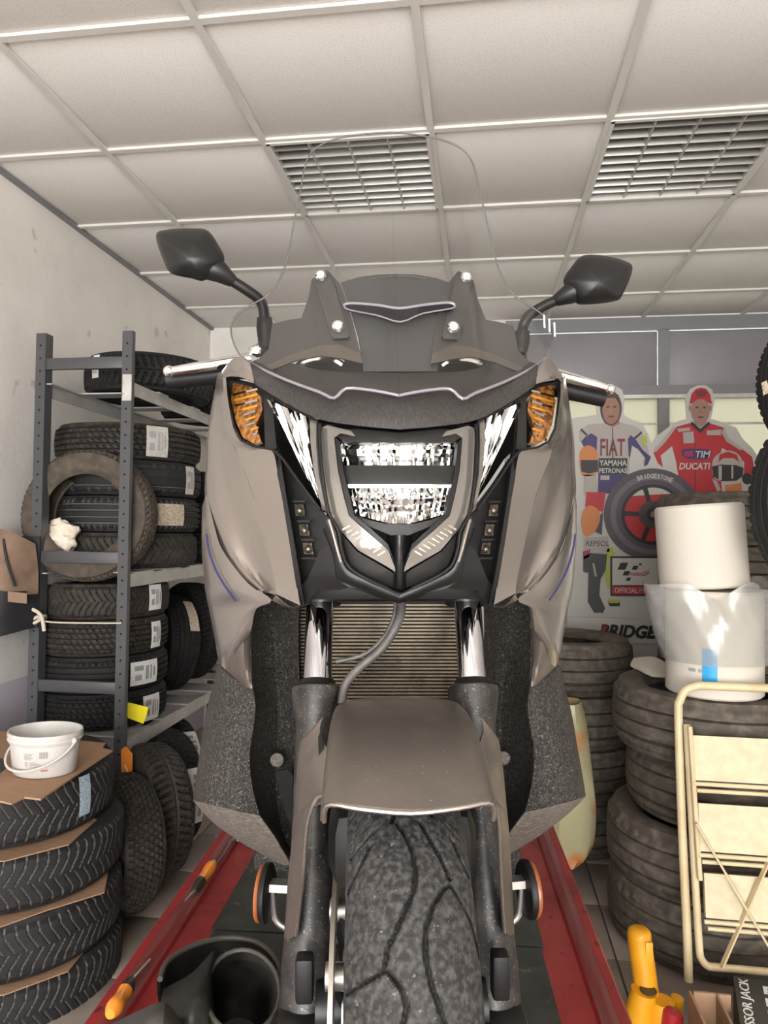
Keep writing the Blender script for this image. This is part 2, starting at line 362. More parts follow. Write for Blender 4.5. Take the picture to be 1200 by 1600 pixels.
# ceiling
cl = struct(mb().box(((XL+XR)/2, (YF+YB)/2, ZC+.16), (XR-XL, YB-YF, .04)), 'ceiling', 'lamp_tray', smooth=False)
xs = [XL]+[GX+.6*i for i in range(0, 6) if XL < GX+.6*i < XR]+[XR]
ys = sorted([YF, YB]+[GY+.6*j for j in range(-9, 6) if YF < GY+.6*j < YB-.05])
LAMPS = [(GX+.6, GY+.6), (GX+1.8, GY+.6)]
cache = {}
for i in range(len(xs)-1):
    for j in range(len(ys)-1):
        if any(abs(xs[i]-a) < .01 and abs(ys[j]-c) < .01 for a, c in LAMPS): continue
        dx, dy = round(xs[i+1]-xs[i], 3), round(ys[j+1]-ys[j], 3); c = ((xs[i]+xs[i+1])/2, (ys[j]+ys[j+1])/2, ZC+.012)
        if (dx, dy) not in cache:
            o = mb().bbox((0, 0, .006), (dx-.006, dy-.006, .012), .001).build('ceiling_tile', 'ceiling_tile', cl, local=True); o.location = c; cache[dx, dy] = o
        else: inst(cache[dx, dy], cl, c)
for x in xs[1:-1]: mb().box((x, (YF+YB)/2, ZC+.006), (.024, YB-YF, .010)).build('grid_bar', 'ceiling_bar', cl, local=True, smooth=False)
for y in ys[1:-1]: mb().box(((XL+XR)/2, y, ZC+.0065), (XR-XL, .024, .010)).build('grid_bar', 'ceiling_bar', cl, local=True, smooth=False)
mb().box((XL+.012, (YF+YB)/2, ZC+.003), (.024, YB-YF, .012)).build('edge_trim', 'grey_frame', cl, local=True, smooth=False)
# louvred lamps, switched off
for k, (lx, ly) in enumerate(LAMPS):
    T = thing('ceiling_lamp', ['unlit square louvred ceiling lamp behind the top of the clear windshield', 'unlit square louvred ceiling lamp above the right-hand mirror'][k], 'ceiling lamp', (lx+.3, ly+.3, ZC), group='louvred ceiling lamps')
    c = Vector((lx+.3, ly+.3, ZC)); s = .575
    f = mb()
    for sx, sy, dx, dy in ((0, 1, s+.01, .014), (0, -1, s+.01, .014), (1, 0, .014, s+.01), (-1, 0, .014, s+.01)): f.box(c+Vector((sx*s/2, sy*s/2, .012)), (dx, dy, .03))
    f.build('frame', 'ceiling_bar', T, smooth=False)
    tr = mb().box(c+Vector((0, 0, .125)), (s, s, .006))
    for sx, sy, dx, dy in ((0, 1, s, .004), (0, -1, s, .004), (1, 0, .004, s), (-1, 0, .004, s)): tr.box(c+Vector((sx*s/2, sy*s/2, .07)), (dx, dy, .11))
    tr.build('tray', 'lamp_tray', T, smooth=False)
    for i in range(1, 4): 
        x = -s/2+s*i/4; mb().prism([c+Vector((x-.010, -s/2, .045)), c+Vector((x+.010, -s/2, .045)), c+Vector((x+.0025, -s/2, .002)), c+Vector((x-.0025, -s/2, .002))], (0, s, 0)).build('long_blade', 'galvanised', T, smooth=False)
    for i in range(1, 10):
        y = -s/2+s*i/10; mb().prism([c+Vector((-s/2, y-.012, .045)), c+Vector((-s/2, y+.012, .045)), c+Vector((-s/2, y+.0015, .004)), c+Vector((-s/2, y-.0015, .004))], (s, 0, 0)).build('cross_blade', 'louvre', T, smooth=False)
    for i in range(4):
        x = -s/2+s*(i+.5)/4; mb().cyl(c+Vector((x, -s/2+.01, .09)), c+Vector((x, s/2-.01, .09)), .013, n=12).build('tube', 'paper_white', T)
# back glazing: grey upper panels, frosted panes below
W = struct(mb().box(((WX0+XR)/2, YB+.02, 2.265), (XR-WX0, .06, .06)), 'window_1', 'grey_frame', smooth=False)
VX = [WX0+.03, 1.145, XR-.03]
for x in VX: mb().box((x, YB+.02, 1.8), (.065, .055, 1.87)).build('mullion', 'grey_frame', W, smooth=False)
mb().box(((WX0+XR)/2, YB+.018, ZC-.04), (XR-WX0, .06, .08)).build('top_rail', 'grey_frame', W, smooth=False)
mb().box(((WX0+XR)/2, YB+.02, .93), (XR-WX0, .055, .06)).build('bottom_rail', 'grey_frame', W, smooth=False)
mb().box(((WX0+XR)/2, YB+.012, 2.222), (XR-WX0, .07, .022)).build('drip_rail', 'galvanised', W, smooth=False)
for a, c in zip(VX, VX[1:]):
    mb().bbox(((a+c)/2, YB+.03, 2.47), (c-a-.07, .02, .36), .004).build('infill_panel', 'grey_panel', W)
    mb().box(((a+c)/2, YB+.03, 1.59), (c-a-.06, .008, 1.28)).build('pane', 'frosted_glass', W, smooth=False)
    mb().box(((a+c)/2, YB+.022, 2.053), (c-a-.06, .012, .012)).build('glazing_bar', 'galvanised', W, smooth=False)

# ============================================================ tyres
def frac(x): return x-math.floor(x)
def tread_rib(th, s):
    g = 0
    for c in (-.62, -.22, .22, .62):
        if abs(s-c) < .055: g = 1
    if abs(s) > .68 and frac(th*36/pi) < .14: g = max(g, .6)
    return g
def tread_worn(th, s):
    for c in (-.55, 0, .55):
        if abs(s-c) < .05: return .8
    return .35 if abs(s) > .72 and frac(th*22/pi) < .1 else 0
def tread_v(th, s):
    a = abs(s-.05); k = frac(th*34/pi + (1.5*a if a < .6 else .9+.35*(a-.6)) + (.5 if s > .05 else 0))
    return 1 if k < .16 and a > .02 else 0
def tread_block(th, s):
    for c in (-.68, -.3, .06, .44, .74):
        if abs(s-c) < .045: return 1
    k = frac(th*34/pi + s*1.6+(.5 if s > .06 else 0)); return .9 if k < .16 else 0
def tread_lug(th, s):
    if abs(s) < .06: return .6
    k = frac(th*28/pi + abs(s)*.8); return 1 if k < .3 and abs(s) > .15 else 0
def tread_knob(th, s):
    a = abs(s); row = int((s+1)*3.5); k = frac(th*30/pi+(row % 2)*.5); q = frac((s+1)*3.5)
    return 1 if (k < .28 or q < .2) else 0
def tyre_mesh(kind, fn, nth, ns, dep=.035, bead=.62, crown=.02):
    # unit tyre: outer radius 1, width 1 (z -.5 .. .5), hollow, axis z
    prof = []                                   # (r, z, s or None)
    for k in range(ns+1):
        s = -1+2*k/ns; prof.append((1-crown*s*s-(.035*max(0, abs(s)-.85)/.15), s*.41, s))
    side = [(.93, .475), (.86, .5), (.77, .495), (.70, .46), (bead+.03, .41), (bead, .375), (bead, .33), (bead+.035, .33)]
    inner = [(bead+.10, .40), (.80, .43), (.90, .38), (.93, .2)]
    P = prof+[(r, z, None) for r, z in side]+[(r, z, None) for r, z in inner]+[(r, -z, None) for r, z in inner[::-1]]+[(r, -z, None) for r, z in side[::-1]]
    n = len(P); vs = []; gr = []; fs = []
    for i in range(nth):
        th = 2*pi*i/nth
        for (r, z, s) in P:
            g = fn(th, s) if (s is not None and abs(s) < .999) else 0
            if s is None and .70 < r < .93 and abs(z) > .45 and kind != 'x': g = 0
            q = r-dep*g; vs.append((q*cos(th), q*sin(th), z)); gr.append(float(g))
    for i in range(nth):
        j = (i+1) % nth
        for k in range(n):
            l = (k+1) % n; fs.append((i*n+k, j*n+k, j*n+l, i*n+l))
    me = bpy.data.meshes.new('tyre_'+kind); me.from_pydata(vs, [], fs)
    at = me.attributes.new('groove', 'FLOAT', 'POINT'); at.data.foreach_set('value', gr)
    me.shade_smooth(); me.set_sharp_from_angle(angle=math.radians(40)); return me
TM = {}
def tyre_type(kind, m):
    if (kind, m) not in TM:
        base = {'rib': (tread_rib, 288, 40), 'worn': (tread_worn, 220, 40), 'v': (tread_v, 640, 44), 'block': (tread_block, 340, 44), 'lug': (tread_lug, 336, 32), 'knob': (tread_knob, 360, 42)}[kind]
        me = tyre_mesh(kind, *base, dep=.018 if kind == 'v' else .035); me.materials.append(M[m]); TM[kind, m] = me
    return TM[kind, m]
NT = 0
def tyre(label, c, R, Wd, kind='rib', m='rubber_brown', axis=(0, 0, 1), group='loose tyres', spin=None, name='tyre'):
    o = bpy.data.objects.new(name, tyre_type(kind, m)); COL.objects.link(o)
    x, y = frame(axis); z = Vector(axis).normalized(); c = Vector(c)
    a = random.uniform(0, 6.28) if spin is None else spin
    Mx = Matrix(((x.x, y.x, z.x, c.x), (x.y, y.y, z.y, c.y), (x.z, y.z, z.z, c.z), (0, 0, 0, 1))) @ Matrix.Rotation(a, 4, 'Z')
    o.matrix_world = Mx @ Matrix.Diagonal((R, R, Wd, 1)); MATX[o.name] = o.matrix_world.copy()
    o['label'] = label; o['category'] = 'tyre'; o['group'] = group; o['_R'] = R; o['_W'] = Wd
    return o
def sticker(o, m, toward, ang=.22, z0=-.35, z1=.35, label=None, off=0., name='sticker'):
    # curved paper label on the tread, centred towards a world point, turned by off radians
    R, Wd = o['_R'], o['_W']; p = MATX[o.name].inverted() @ Vector(toward); a0 = math.atan2(p.y, p.x)+off
    q = mb(); rows = []
    for k in range(9):
        a = a0-ang/2+ang*k/8; rows.append([Vector((1.012*cos(a)*(1-.02*(z/.41)**2), 1.012*sin(a)*(1-.02*(z/.41)**2), z)) for z in (z0, (z0*2+z1)/3, (z0+z1*2)/3, z1)])
    q.surf(rows, 1, 1, .004); s = q.build(name, m, o, local=True, label=label)
    if m in ('sticker_white', 'sticker_silver'):       # printed lines on the label
        for k, (u0, u1, v0, v1) in enumerate(((.12, .42, .62, .82), (.5, .62, .2, .8), (.68, .74, .2, .8), (.8, .88, .3, .7), (.14, .36, .2, .44))):
            rw = []
            for i in range(4):
                a = a0-ang/2+ang*lerp(u0, u1, i/3); rw.append([Vector((1.018*cos(a)*(1-.02*(z/.41)**2), 1.018*sin(a)*(1-.02*(z/.41)**2), z)) for z in (lerp(z0, z1, v0), lerp(z0, z1, v1))])
            mb().surf(rw, 1, 1, .002).build('print_block', 'print_grey', s, local=True)
    return s
def gx(px, Y): return at_y(px, 831, Y).x
def gz(py, Y, px=752): return at_y(px, py, Y).z
# ============================================================ tyre rack along the left wall
SY0, SY1 = 2.50, 4.30; SXL, SXR = gx(57, SY0), gx(193, SY0); STOP = gz(519, SY0, 125)
RK = thing('tyre_rack', 'grey bolted steel tyre rack along the left wall', 'rack', ((SXL+SXR)/2, SY0, 0))
for y in (SY0, SY1):
    for x, sg in ((SXL, 1), (SXR, -1)):
        u = mb().box((x, y, STOP/2), (.040, .004, STOP)); u.box((x+sg*.019, y+.022, STOP/2), (.004, .045, STOP)); u.box((x-sg*.019, y+.010, STOP/2), (.004, .02, STOP))
        up = u.build('upright', 'shelf_paint', RK, smooth=False)
        if y == SY0:
            h = mb(); z = .5
            while z < STOP-.03: h.cyl((x, y-.0032, z), (x, y-.001, z), .0042, n=8); z += .05
            h.build('slot_holes', 'hole_dark', up)
    for zz in (gz(567, SY0, 125), gz(871, SY0, 125), gz(1074, SY0, 125)):
        mb().bbox(((SXL+SXR)/2, y+.012, zz), (SXR-SXL-.03, .02, .045), .003).build('cross_bar', 'shelf_paint', RK)
SZ = [gz(606, SY0, 193), gz(908, SY0, 193), gz(1172, SY0, 193)]      # shelf beam heights
for z in SZ:
    for x, sg in ((SXL+.012, 1), (SXR+.012, -1)):
        q = mb().box((x, (SY0+SY1)/2+.01, z), (.006, SY1-SY0, .05)); q.box((x-sg*.012*0+sg*.014, (SY0+SY1)/2+.01, z+.022), (.03, SY1-SY0, .005)); q.build('side_beam', 'galvanised', RK, smooth=False)
for z in SZ[1:]:
    for k in range(7):
        y = SY0+.05+k*(SY1-SY0-.1)/6.5; mb().box(((SXL+SXR)/2+.012, y+.09, z+.028), (SXR-SXL+.01, .16, .006)).build('shelf_slat', 'galvanised', RK, smooth=False)
for k in range(5): mb().box(((SXL+SXR)/2+.012, SY0+.28+k*.34, SZ[0]+.028), (SXR-SXL+.01, .09, .006)).build('shelf_slat', 'galvanised', RK, smooth=False)
br = mb().box((SXR+.004, SY0-.004, SZ[0]), (.036, .004, .10)); bk = br.build('joint_plate', 'galvanised', RK, smooth=False)
for dz in (-.025, .025): mb().cyl((SXR-.004, SY0-.012, SZ[0]+dz), (SXR-.004, SY0-.005, SZ[0]+dz), .006, n=8).build('bolt', 'chrome', bk)

CX = lambda a, c, Y: (gx(a, Y)+gx(c, Y))/2
# stack on the low shelf, four tyres
zb = SZ[2]+.033; Y = 2.82; cx = CX(64, 258, Y); R = (gx(258, Y)-gx(64, Y))/2; h = (SZ[1]-.02-zb)/4
lab = ['bottom tyre of the stack on the lowest rack shelf, yellow card and white label', 'second tyre up on the lowest rack shelf, wide white and blue label', 'third tyre up on the lowest rack shelf, narrow white label', 'topmost tyre of the stack on the lowest rack shelf, white barcode label']
LS = []
for k in range(4): LS.append(tyre(lab[k], (cx+(.008, .01, .01, .012)[k], Y, zb+h*(k+.5)), R*.95, h*1.0, ('block', 'rib', 'block', 'v')[k], 'rubber_brown' if k > 1 else 'rubber_black', group='tyres stacked on the rack'))
eye = Vector((cx+.62, Y-.55, 1))
for k, (m, an, z0, z1, off) in enumerate([('sticker_white', .36, -.42, .30, .50), ('sticker_white', .50, -.35, .30, .34), ('sticker_white', .22, -.38, .36, .56), ('sticker_white', .28, -.3, .42, .52)]):
    sticker(LS[k], m, eye, an, z0, z1, off=off)
single(mb().surf([[at_y(194, 1096, 2.60)+Vector((0, 0, 0)), at_y(231, 1105, 2.59)], [at_y(196, 1108, 2.60), at_y(229, 1118, 2.59)], [at_y(200, 1122, 2.60), at_y(224, 1131, 2.59)]], 3, 2, .001), 'price_card', 'yellow_card', 'small yellow card stuck in the rack stack', 'card')
# stack on the middle shelf, four tyres
zb = SZ[1]+.033; Y = 2.93; cx = CX(100, 303, Y); R = (gx(303, Y)-gx(100, Y))/2; h = (gz(652, Y-R*.9)-zb)/4
lab = ['bottom tyre of the four stacked on the middle rack shelf', 'second tyre up on the middle rack shelf, tan label', 'third tyre up on the middle rack shelf, silver edge label', 'topmost tyre of the middle shelf stack, wide silver label']
MS = []
for k in range(4): MS.append(tyre(lab[k], (cx+(-.01, .0, .004, 0)[k], Y, zb+h*(k+.5)), R, h, ('v', 'rib', 'worn', 'block')[k], ('rubber_brown', 'rubber_new', 'rubber_new', 'rubber_brown')[k], group='tyres stacked on the rack'))
eye = Vector((cx+.36, Y-.95, 1.5))
sticker(MS[3], 'sticker_silver', eye, .30, -.42, .42, off=.48); sticker(MS[1], 'sticker_tan', eye, .46, -.30, .30, off=.70); sticker(MS[2], 'sticker_silver', eye, .20, -.4, .4, off=1.05)
for k in range(3): tyre(['lowest', 'middle', 'upper'][k]+' tyre of the dark stack deep on the middle shelf', (cx+.04, 3.53, zb+h*(k+.5)), R, h, 'rib', 'rubber_black', group='tyres stacked on the rack')
# leaning tyre at the rack end
c0 = at_y(141, 806, 2.60); tyre('large dusty tyre standing upright between the two front rack posts', (c0.x, 2.60, c0.z), .260, .13, 'block', 'rubber_dusty', axis=(.10, -1, .05), group='upright tyres on the rack')
# top shelf
zt = SZ[0]+.033; Y = 2.95; t0 = tyre('black tyre lying on the top of the rack with small white tag', (CX(140, 322, Y), Y, zt+.085), (gx(322, Y)-gx(140, Y))/2, .16, 'lug', 'rubber_black', group='tyres on top of the rack')
sticker(t0, 'sticker_white', (-1.75, 1.5, 2), .15, -.2, .4, off=-.25)
tyre('second black tyre lying deep on the top of the rack', (CX(140, 322, Y)+.05, 3.55, zt+.085), .26, .16, 'lug', 'rubber_black', group='tyres on top of the rack')
# upright tyres on the low shelf
zb = SZ[2]+.033
a = tyre('upright tyre on the low shelf with a long printed label', (gx(312, 3.32)-.165, 3.32, zb+.235), .235, .155, 'rib', 'rubber_black', axis=(-.85, -1, .12), group='upright tyres on the rack', spin=0)
sticker(a, 'sticker_tan', (gx(312, 3.32)+.2, 3.1, zb+.60), .75, -.40, -.08, off=.0)
tyre('larger upright tyre leaning behind the label-striped one on the low shelf', (gx(345, 3.60)-.17, 3.60, zb+.255), .255, .16, 'lug', 'rubber_black', axis=(-.85, -1, .1), group='upright tyres on the rack')
# tyres standing on the floor below the low shelf
tyre('knobbly tyre standing on the floor nearest the lift', (gx(266, 2.36)-.17, 2.36, .237), .235, .15, 'knob', 'rubber_brown', axis=(-.8, -1, .1), group='tyres standing on the floor')
q = tyre('deep-treaded tyre standing on the floor behind the knobbly one', (gx(306, 2.59)-.18, 2.59, .257), .255, .165, 'lug', 'rubber_brown', axis=(-.8, -1, .08), group='tyres standing on the floor')
q = tyre('floor tyre with a white label strip beside the red rail', (gx(324, 2.85)-.18, 2.85, .247), .245, .16, 'lug', 'rubber_black', axis=(-.8, -1, .05), group='tyres standing on the floor', spin=0)
sticker(q, 'sticker_white', (gx(324, 2.82)+.5, 2.45, .34), .9, -.40, .0, off=0.)
q = tyre('floor tyre with a white strip half hidden by the leg shield', (gx(322, 3.12)-.175, 3.12, .237), .235, .16, 'lug', 'rubber_black', axis=(-.8, -1, .05), group='tyres standing on the floor', spin=0)
sticker(q, 'sticker_white', (gx(322, 3.06)+.3, 2.75, .62), .8, -.40, .05, off=0.)
# crumpled rag in the leaning tyre, rope, bag, orange tag
def crumple(c, r, sc, seed, amp=.35, n=28, m=18, R=None):
    rnd = random.Random(seed); b = MB(); ph = [(rnd.uniform(2, 5), rnd.uniform(0, 6.28), rnd.uniform(2, 6), rnd.uniform(0, 6.28)) for _ in range(6)]; b.sphere(c, r, n, m, sc)
    for i, p in enumerate(b.v):
        d = (p-Vector(c)); th = math.atan2(d.y, d.x); fi = d.z/(r*sc[2]+1e-9)
        k = sum(abs(sin(a*th*.5+b0+fi*c0))-.5 for a, b0, c0, d0 in ph)/6+sum(sin(c0*2*fi+d0+th) for a, b0, c0, d0 in ph)/18
        b.v[i] = Vector(c)+d*(1+amp*k*2)
    return b
cc = at_y(95, 840, 2.58)
single(crumple((cc.x, 2.585, cc.z+.002), .058, (1, .55, 1), 3, .5), 'rag', 'cloth_cream', 'crumpled cream rag tucked inside the dusty upright tyre', 'rag')
rp = at_y(50, 968, SY0-.01); ro = mb()
ro.tube([Vector((SXL-.035+.045*sin(0), SY0-.012, rp.z+.0))]+[Vector((SXL+.036*cos(a)-.004, SY0+.012-.034*sin(a), rp.z+.012*sin(a*2.3))) for a in [k*.35 for k in range(0, 30)]], .007, 8)
ro.tube(cr([(SXL-.03, SY0-.02, rp.z+.03), (SXL+.0, SY0-.032, rp.z+.045), (SXL+.045, SY0-.028, rp.z+.02), (SXL+.055, SY0-.02, rp.z-.04)], 5), .007, 8)
ro.tube(cr([(SXL+.03, SY0-.014, rp.z), (SXL+.10, SY0-.012, rp.z-.008), (SXR-.02, SY0-.010, rp.z-.004), (SXR, SY0-.012, rp.z)], 5), .003, 6)
single(ro, 'rope', 'rope', 'pale rope knotted round the left front rack post', 'rope')
BG = thing('shoulder_bag', 'brown and black bag hanging at the left wall beside the rack', 'bag', (gx(12, 2.42), 2.42, gz(1000, 2.42)))
def bp(px, py, dy=0): return at_y(px, py, 2.42)+Vector((0, dy, 0))
mb().surf([[bp(-25, 838, .06), bp(5, 826, -.03), bp(28, 832, -.03), bp(42, 850, .05)], [bp(-28, 880, .06), bp(4, 875, -.05), bp(28, 880, -.04), bp(44, 890, .06)], [bp(-28, 925, .06), bp(6, 928, -.06), bp(26, 930, -.05), bp(44, 930, .06)]], 4, 4, .006).build('flap', 'bag_brown', BG)
mb().surf([[bp(-28, 922, .06), bp(6, 918, -.07), bp(28, 922, -.06), bp(42, 925, .06)], [bp(-26, 960, .06), bp(6, 960, -.08), bp(26, 958, -.07), bp(40, 955, .06)], [bp(-24, 998, .06), bp(4, 994, -.05), bp(24, 989, -.04), bp(36, 984, .06)]], 4, 4, .006).build('pouch', 'bag_black', BG)
mb().surf([[bp(-28, 838, .07), bp(44, 838, .07)], [bp(-28, 995, .07), bp(40, 985, .07)]], 3, 3, .01).build('back', 'bag_black', BG)
mb().surf([[bp(8, 918, -.085), bp(50, 926, -.03)], [bp(8, 934, -.085), bp(50, 942, -.03)]], 4, 2, .004).build('strap', 'bag_brown', BG)
mb().tube(cr([bp(-6, 838, -.06), bp(-14, 870, -.075), bp(-2, 905, -.08), bp(14, 920, -.085)], 6), .006, 8).build('cord', 'bag_black', BG)
mb().tube(cr([bp(18, 842, -.045), bp(26, 875, -.055), bp(34, 915, -.04)], 6), .005, 8).build('cord', 'bag_black', BG)
x0 = bp(17, 975, -.092); text('X', .03, basis((1, 0, 0), (0, 0, 1), bp(7, 976, -.098)), 'print_white', BG, fit=(.018, .03))
OT = mb().prism([at_y(px, py, SY0-.006) for px, py in ((189, 1172), (196, 1166), (207, 1178), (206, 1226), (190, 1236))], (0, .002, 0))
ot = single(OT, 'hang_tag', 'orange_card', 'orange card tag on the right front rack post', 'tag', smooth=False)
mb().prism([at_y(px, py, SY0-.007) for px, py in ((194, 1196), (196, 1195), (203, 1211), (201, 1213))], (0, .0008, 0)).build('print_stripe', 'print_white', ot, smooth=False)

# ============================================================ winter tyres front left, cardboard, bucket
Y = 2.0; R = .305; wx = [gx(168, Y)-R, gx(183, Y)-R, gx(187, Y)-R, gx(186, Y)-R]; ht = .172; z1 = gz(1190, Y, 150)
lab = ['topmost winter tyre of the front left stack, cardboard and bucket on it', 'second winter tyre from the top in the front left stack', 'third winter tyre from the top in the front left stack', 'lowest winter tyre of the front left stack']
for k in range(4):
    o = tyre(lab[k], (wx[k], Y+(.0, .01, -.01, 0)[k], z1-ht*(k+.5)), R, ht-.004, 'v', 'rubber_new', axis=(0, 0, 1 if k % 2 == 0 else -1), group='winter tyres stacked front left')
    if k == 0: sticker(o, 'sticker_blue', (10, .5, .5), .13, -.25, .42, off=-.12)
    if k < 3:
        zz = z1-ht*(k+1); pts = []
        rnd = random.Random(k); poly = [(.9, -.55), (.55, -.93), (.1, -1.06), (-.4, -1.02), (-.7, -.4), (.1, .4), (.85, -.0)]
        if k == 1: poly = [(1.06, -.25), (.72, -.62), (.4, -1.04), (-.2, -1.06), (-.7, -.4), (.1, .4), (.9, .1)]
        single(mb().prism([Vector((wx[k+1]+R*a, Y+R*c, zz-.002)) for a, c in poly], (0, 0, .003)), 'cardboard_spacer', 'cardboard', ['upper', 'middle', 'lowest'][k]+' cardboard spacer between the front left winter tyres', 'cardboard', group='cardboard spacers', smooth=False)
zc = z1+.001
cp = [at_z(px, py, zc) for px, py in ((-60, 1130), (20, 1148), (132, 1160), (165, 1163), (160, 1171), (176, 1175), (120, 1212), (64, 1251), (38, 1248), (18, 1258), (-10, 1252), (-80, 1262))]
single(mb().prism(cp, (0, 0, .005)), 'cardboard_sheet', 'cardboard', 'torn brown cardboard sheet under the white bucket', 'cardboard', smooth=False)
bc = at_z(70, 1204, zc+.006); BK = thing('bucket', 'white oval plastic bucket on the cardboard sheet', 'bucket', bc)
S = Matrix.Translation(bc) @ Matrix.Diagonal((1, .82, 1, 1)); rb, rt, hb = .088, .101, .118
mb().lathe([(0, .001), (rb-.004, .001), (rb, .006), (rt-.004, hb-.03), (rt, hb-.028), (rt+.004, hb-.02), (rt+.001, hb-.016), (rt+.004, hb-.008), (rt+.003, hb), (rt-.002, hb), (rt-.004, hb-.01), (rb-.004, .006), (0, .005)], 48, S).build('body', 'bucket_white', BK)
hd_ = [S @ Vector(((rt+.006)*cos(a), (rt+.006)*sin(a), hb-.022-.072*sin((a-2.75)/(6.05-2.75)*pi)**.8)) for a in [2.75+k*(6.05-2.75)/30 for k in range(31)]]
mb().tube(hd_, .0035, 8).build('handle', 'bucket_white', BK)
for a in (2.75, 6.05): mb().sphere(S @ Vector(((rt+.003)*cos(a), (rt+.003)*sin(a), hb-.022)), .009, 10, 6).build('handle_lug', 'bucket_white', BK)
def onb(a, z, r=.0012):
    q = rb+(rt-.004-rb)*z/(hb-.03); return S @ Vector(((q+r)*cos(a), (q+r)*sin(a), z))
def patch(a0, a1, za, zb_, m, n=6): q = mb().surf([[onb(lerp(a0, a1, k/n), z) for k in range(n+1)] for z in (za, zb_)], 1, 1, .0006); return q.build('print_block', m, BK)
a0 = math.atan2(-bc.y/.82, -bc.x)
for k in range(5): patch(a0-.62, a0-.62+(.26, .25, .22, .27, .2)[k], .070-.004*k, .0715-.004*k, 'print_grey')
for k in range(7): patch(a0-.16+.035*k, a0-.16+.035*k+(.014, .022, .010, .02, .012, .024, .014)[k], .058, .076, 'print_grey', 2)
for k in range(4):
    patch(a0-.60, a0-.50, .046-.004*k, .0475-.004*k, 'print_grey'); patch(a0-.45, a0-.45+(.2, .3, .36, .4)[k], .046-.004*k, .0475-.004*k, 'print_grey')
patch(a0-.12, a0+.08, .022, .026, 'print_red')
gp = [at_z(px, py, zc+.0055) for px, py in ((-30, 1205), (2, 1185), (12, 1196), (-20, 1228))]
single(mb().prism(gp, (0, 0, .002)), 'leaflet', 'jackbox_dark', 'dark leaflet lying on the cardboard left of the bucket', 'leaflet', smooth=False)

# ============================================================ right side: tyre stacks
Y = 2.55; R = .31; cx = gx(953, Y)+R; ht = .211
lab = ['lowest worn tyre of the stack behind the step ladder', 'second tyre from the floor behind the step ladder', 'third tyre from the floor behind the step ladder, set back to the right', 'topmost tyre behind the step ladder, carrying the paper rolls']
for k in range(4): tyre(lab[k], (cx+(.0, -.004, .055, .02)[k], Y+(0, 0, .02, 0)[k], ht*(k+.5)), R*(1, 1, .97, 1.02)[k], ht, ('worn', 'worn', 'worn', 'worn')[k], 'rubber_worn', group='worn tyres on the right')
TOPZ = 4*ht; TCX, TCY = cx+.02, Y
Y = 3.28; R = .29; cx = gx(988, Y)-R; h2 = .222
lab = ['lowest', 'second', 'third', 'topmost']
for k in range(4): tyre(lab[k]+' tyre of the stack right behind the scooter leg shield', (cx+(0, .02, .01, 0)[k], Y, h2*(k+.5)), R, h2, 'worn', 'rubber_worn', group='worn tyres on the right')
Y = 3.22; R = .32; cx = gx(1026, Y)+R; h3 = gz(766, Y-R, 1120)/7
for k in range(7): tyre(('lowest', 'second lowest', 'third lowest', 'fourth lowest', 'third highest', 'second highest', 'topmost')[k]+' tyre of the tall stack behind the paper rolls', (cx+(0, .02, -.01, .01, .03, .025, 0)[k], Y, h3*(k+.5)), R, h3, 'worn', 'rubber_worn', group='worn tyres on the right')
# rack with two upright tyres at the right edge
RW = thing('wall_shelf', 'steel bracket shelf on the right wall under the upright tyres', 'shelf', (1.5, 2.2, 1.1))
zl = gz(783, 2.1, 1180)-.335; zu = gz(600, 2.62, 1190)-.31
mb().box((1.46, 2.10, zl-.012), (.96, .30, .022)).build('deck', 'shelf_paint', RW, smooth=False); mb().box((1.52, 2.66, zu-.012), (.84, .30, .022)).build('deck', 'shelf_paint', RW, smooth=False)
for y, z in ((2.1, zl), (2.66, zu)): mb().bar((1.2, y, z-.02), (1.94, y, z-.40), .03, .03).build('brace', 'shelf_paint', RW, smooth=False)
tyre('black upright tyre at the right edge, level with the paper roll', (gx(1176, 2.1)+.335, 2.10, zl+.336), .335, .2, 'rib', 'rubber_black', axis=(.1, -1, 0), group='upright tyres at the right edge')
o = tyre('black upright tyre at the right edge above the tall stack, white tag', (gx(1188, 2.62)+.31, 2.62, zu+.311), .31, .2, 'rib', 'rubber_black', axis=(.1, -1, 0), group='upright tyres at the right edge')
q = mb().prism([at_y(px, py, 2.515) for px, py in ((1190, 598), (1198, 594), (1204, 612), (1193, 618))], (0, .003, 0)); q.build('sticker', 'sticker_tan', o, smooth=False)
# paper rolls
def roll(label, base, tilt, r, h):
    T = thing('paper_roll', label, 'paper roll', base, rot=tilt, group='paper rolls'); X = MATX[T.name]
    mb().lathe([(.03, 0), (r-.006, 0), (r, .006), (r, h-.008), (r-.008, h), (.03, h)], 48, X).build('paper', 'paper_white', T)
    mb().lathe([(.027, .002), (.0305, .002), (.0305, h+.002), (.027, h+.002)], 24, X, closed=True).build('core', 'paper_core', T); return T
YR = 2.40; r2 = (gx(1189, YR)-gx(1041, YR))/2; rc = Vector((gx(1115, YR), YR, TOPZ+.002)); H2 = gz(925, YR-r2*.8, 1115)-rc.z
tl = roll('lower white paper roll in torn plastic film with a blue label', rc, None, r2, H2)
r1 = (gx(1158, YR)-gx(1022, YR))/2; tilt = Matrix.Rotation(-.07, 3, 'Y'); H1 = .262
tu = roll('upper bare white paper roll tilted on the wrapped one', Vector((gx(1100, YR), YR, rc.z+H2+.010)), tilt, r1, H1)
